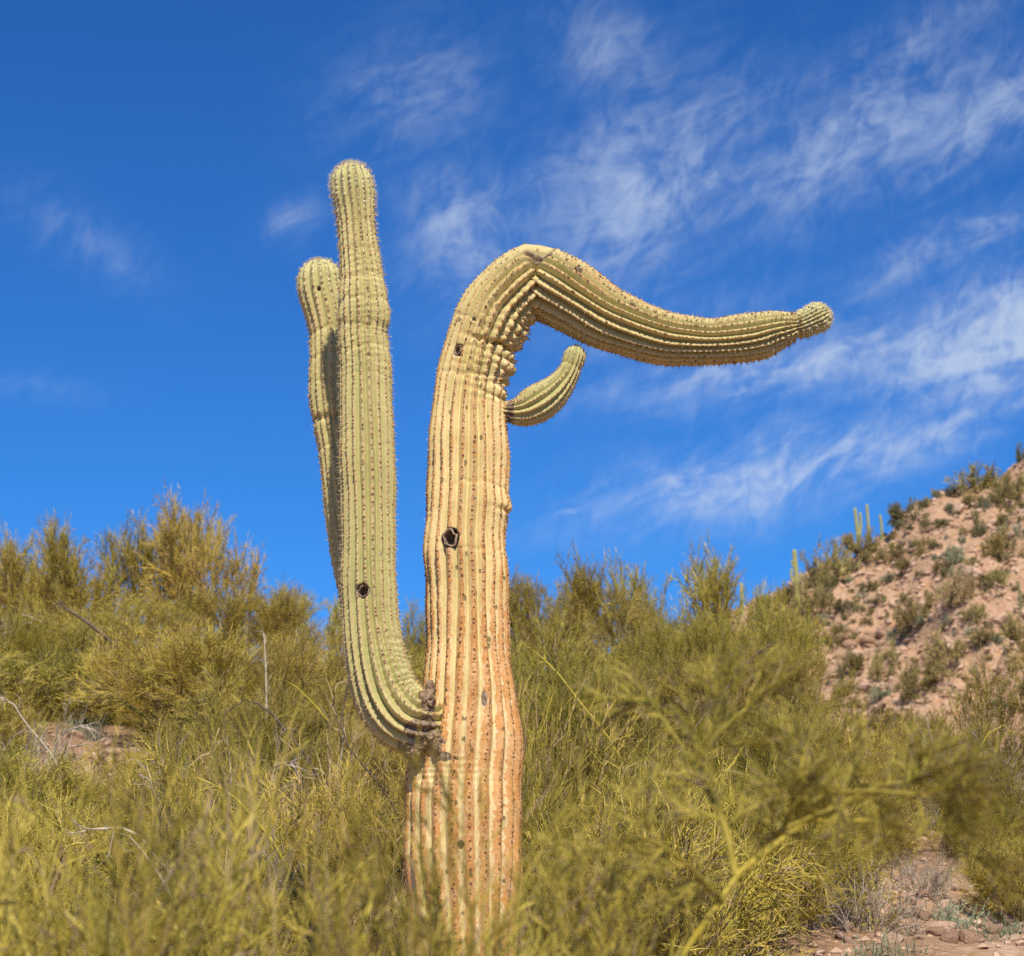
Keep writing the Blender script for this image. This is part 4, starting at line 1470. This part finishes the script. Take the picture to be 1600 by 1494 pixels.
for i, (px, py, w, h, c, lb) in enumerate(hill_bushes):
    p = hill_spot(px, py)
    if p is None:
        continue
    m = pxm(px, py, p[1])
    plant('hillside_bush', PR['far'][i % 3], (p[0], p[1], p[2] - .05), h / m, w / m, rs.random() * 6.28, hm[c][0], M_BARKD, lb, 'bush', 'named bushes of the far hill')


def hill_place(px, py):
    side = 'towards its left end' if px < 1370 else 'in its middle' if px < 1490 else 'towards the right edge'
    return side + (' near the ridge' if py < 880 else ' halfway down' if py < 990 else ' near its foot')


cnt = 0
for i in range(900):
    px, py = rs.uniform(1230, 1620), rs.uniform(760, 1120)
    p = hit(px, py, 100, 180)
    if p is None:
        continue
    m = pxm(px, py, p[1])
    tm = rs.choice([M_FAR, M_FAR, M_FARD, M_SAGE])
    w = rs.uniform(8, 22) * (1.6 if rs.random() < .12 else 1)
    plant('hillside_tuft', PR['far'][rs.randrange(3)], (p[0], p[1], p[2] - .03), w * rs.uniform(.4, .75) / m, w / m, rs.random() * 6.28,
          tm, M_BARKD, {M_FAR: 'small olive', M_FARD: 'small dark', M_SAGE: 'small grey green'}[tm] + ' desert tuft on the far hillside, ' + hill_place(px, py), 'bush', 'tufts of the far hill')
    cnt += 1
    if cnt > 285:
        break
cnt = 0
for i in range(200):
    px, py = rs.uniform(1240, 1620), rs.uniform(770, 1100)
    p = hit(px, py, 100, 180)
    if p is None:
        continue
    rock((p[0], p[1], p[2]), rs.uniform(.18, .5) * (2.0 if rs.random() < .14 else 1), ('pink' if i % 6 < 4 else 'brown') + ' stone standing out on the far hillside, ' + hill_place(px, py), 'stones of the far hill', i)
    cnt += 1
    if cnt > 90:
        break
for i in range(16):
    px, py = rs.uniform(1318, 1380), rs.uniform(985, 1012)
    p = hit(px, py, 100, 180)
    if p is not None:
        rock((p[0], p[1], p[2]), rs.uniform(.4, .9), 'brown boulder in the fallen rocks low on the hill', 'fallen rocks of the far hill', 4 + i % 2)

M_FSAG = plain("far saguaro skin", (.28, .29, .10), (.38, .37, .15), 1.5, .7, .2, .02)
M_FSAGD = plain("dark far stem", (.12, .15, .06), (.18, .20, .08), 2, .7, .2, .02)
M_BARREL = plain("barrel cactus skin", (.10, .09, .05), (.20, .14, .07), 4, .8, .2, .02)


def ribbed(P, r, n, acc_name, mat, parent, loc, taper=.85):
    """Ribbed column along a world polyline with rounded top."""
    P = resample(np.array(P, float), 16)
    T = unit(np.gradient(P, axis=0))
    B = unit(np.array([[0, 1., 0]]) - T * T[:, 1:2]); N = np.cross(B, T)
    V = []; nc = n * 4
    th = np.linspace(0, 2 * np.pi, nc, endpoint=False)
    prof = [(P[i], T[i], N[i], B[i], r * (1 + (taper - 1) * i / 15)) for i in range(16)]
    e = prof[-1]
    for ph in (.4, .8, 1.15, 1.4, 1.55):
        prof.append((e[0] + e[1] * e[4] * math.sin(ph), e[1], e[2], e[3], e[4] * math.cos(ph)))
    for (p, t, nn, b, rr) in prof:
        q = rr * (.76 + .24 * np.abs(np.cos(n * th / 2)))
        V.append(p + np.outer(q * np.cos(th), nn) + np.outer(q * np.sin(th), b) - loc)
    nr = len(prof)
    q = [(i * nc + j, i * nc + (j + 1) % nc, (i + 1) * nc + (j + 1) % nc, (i + 1) * nc + j) for i in range(nr - 1) for j in range(nc)]
    return add(acc_name, mesh_np(acc_name, np.vstack(V), np.array(q)), mat, parent)


def far_saguaro(foot, cols, label, mat=None):
    """cols: list of (points in photo pixels, half width in pixels); the first is the trunk."""
    p = hill_spot(*foot)
    Y = p[1]
    loc = np.array([p[0], Y, p[2] - .2])
    o = empty('saguaro_cactus', loc)
    tag(o, label, 'cactus', 'far saguaros')
    for i, (pts, hw) in enumerate(cols):
        P = polyline_px(pts, Y)
        if i == 0:
            P = np.vstack([loc, P])
        ribbed(P, hw / pxm(foot[0], foot[1], Y), 12, 'trunk' if i == 0 else 'arm', mat or M_FSAG, o, loc)


far_saguaro((1247, 951), [([(1246, 930), (1244, 895), (1241, 862)], 4.2), ([(1245, 912), (1239, 909), (1236.5, 902), (1237, 890)], 2.3),
                          ([(1243, 888), (1239, 885), (1237.5, 880), (1238, 876)], 1.6), ([(1246, 908), (1251, 903), (1252, 897)], 1.4)],
            'far saguaro with short stubby arms before the sky at the hill foot')
far_saguaro((1341, 852), [([(1340, 835), (1338, 815), (1336, 796)], 3.1), ([(1341, 842), (1344, 832), (1345, 815), (1344, 803)], 2.6)],
            'twin stemmed saguaro on the far ridge')
far_saguaro((1359, 850), [([(1358, 835), (1356, 810), (1354.5, 790)], 2.7)], 'tallest slender single saguaro on the far ridge')
far_saguaro((1379, 847), [([(1378, 838), (1377, 820), (1375, 806)], 2.5)], 'shortest single saguaro on the far ridge, right of the others')
far_saguaro((1161, 960), [([(1160, 945), (1159, 925), (1158, 913)], 3.0)], 'small saguaro tip showing over the palo verdes at the hill foot')
far_saguaro((1597, 970), [([(1596, 955), (1593, 930), (1591, 912)], 2.2)], 'thin dark leaning saguaro at the right edge of the hill', M_FSAGD)
far_saguaro((1272, 905), [([(1272, 900), (1271, 893), (1270.5, 887)], 1.8)], 'stubby young saguaro behind the armed one on the far ridge', M_FSAGD)

for (px, py, lb) in [(1447, 934, 'left of the three'), (1464, 936, 'middle of the three'), (1476, 933, 'right of the three'),
                     (1399, 950, 'standing alone left of the wide bush'), (1386, 968, 'lowest, by an orange stone')]:
    p = hill_spot(px, py)
    m = pxm(px, py, p[1])
    o = ribbed([p + np.array([0, 0, -.15]), p + np.array([.02, 0, 5 / m]), p + np.array([.05, 0, 10 / m])], 3.8 / m, 14, 'barrel_cactus', M_BARREL, None, p, .9)
    o.location = p
    tag(o, 'dark barrel cactus on the hill, ' + lb, 'cactus', 'barrel cacti on the hill')


def agave(px, py, w, label):
    p = hill_spot(px, py)
    m = pxm(px, py, p[1]); L = w / m / 2
    rng = np.random.default_rng(2)
    o = empty('agave', p)
    tag(o, label, 'agave')
    for k in range(18):
        a = k * 2.4; t = .35 + .95 * (k / 18)
        d = np.array([math.sin(t) * math.cos(a), math.sin(t) * math.sin(a), math.cos(t)])
        P = run(np.zeros((1, 3)), d[None], np.array([L * (.8 + .4 * rng.random())]), 4, .05, .05, rng)
        ac = acc0(); tubes(P, L * .12, L * .03, 4, rng.random(1), ac)
        add('leaf', acc_mesh('leaf', ac), M_SAGE, o)


agave(1266, 1003, 30, 'spiky agave rosette at the left foot of the far hill')

# ------------------------------------------------------------------ small herbs by the rubble
for (px, Y, yt, w, lb) in [(1455, 16.6, 1408, 150, 'grey green herb clump above the rubble'), (1390, 14.6, 1462, 110, 'grey green herb clump at the bottom edge'),
                           (135, 23.5, 1052, 60, 'pale blue green herb above the bare pink soil'), (1560, 15.4, 1462, 120, 'grey green herb at the bottom right corner')]:
    x = float(at(px, yt, Y)[0])
    m = pxm(px, yt, Y)
    plant('desert_herb', PR['herb'][0], (x, Y, gz(x, Y) - .02), 40 / m, w / m, rs.random() * 6, M_SAGE, M_SAGE, lb, 'herb')
print('tris', sum(len(m.loops) - 2 * len(m.polygons) for m in bpy.data.meshes))
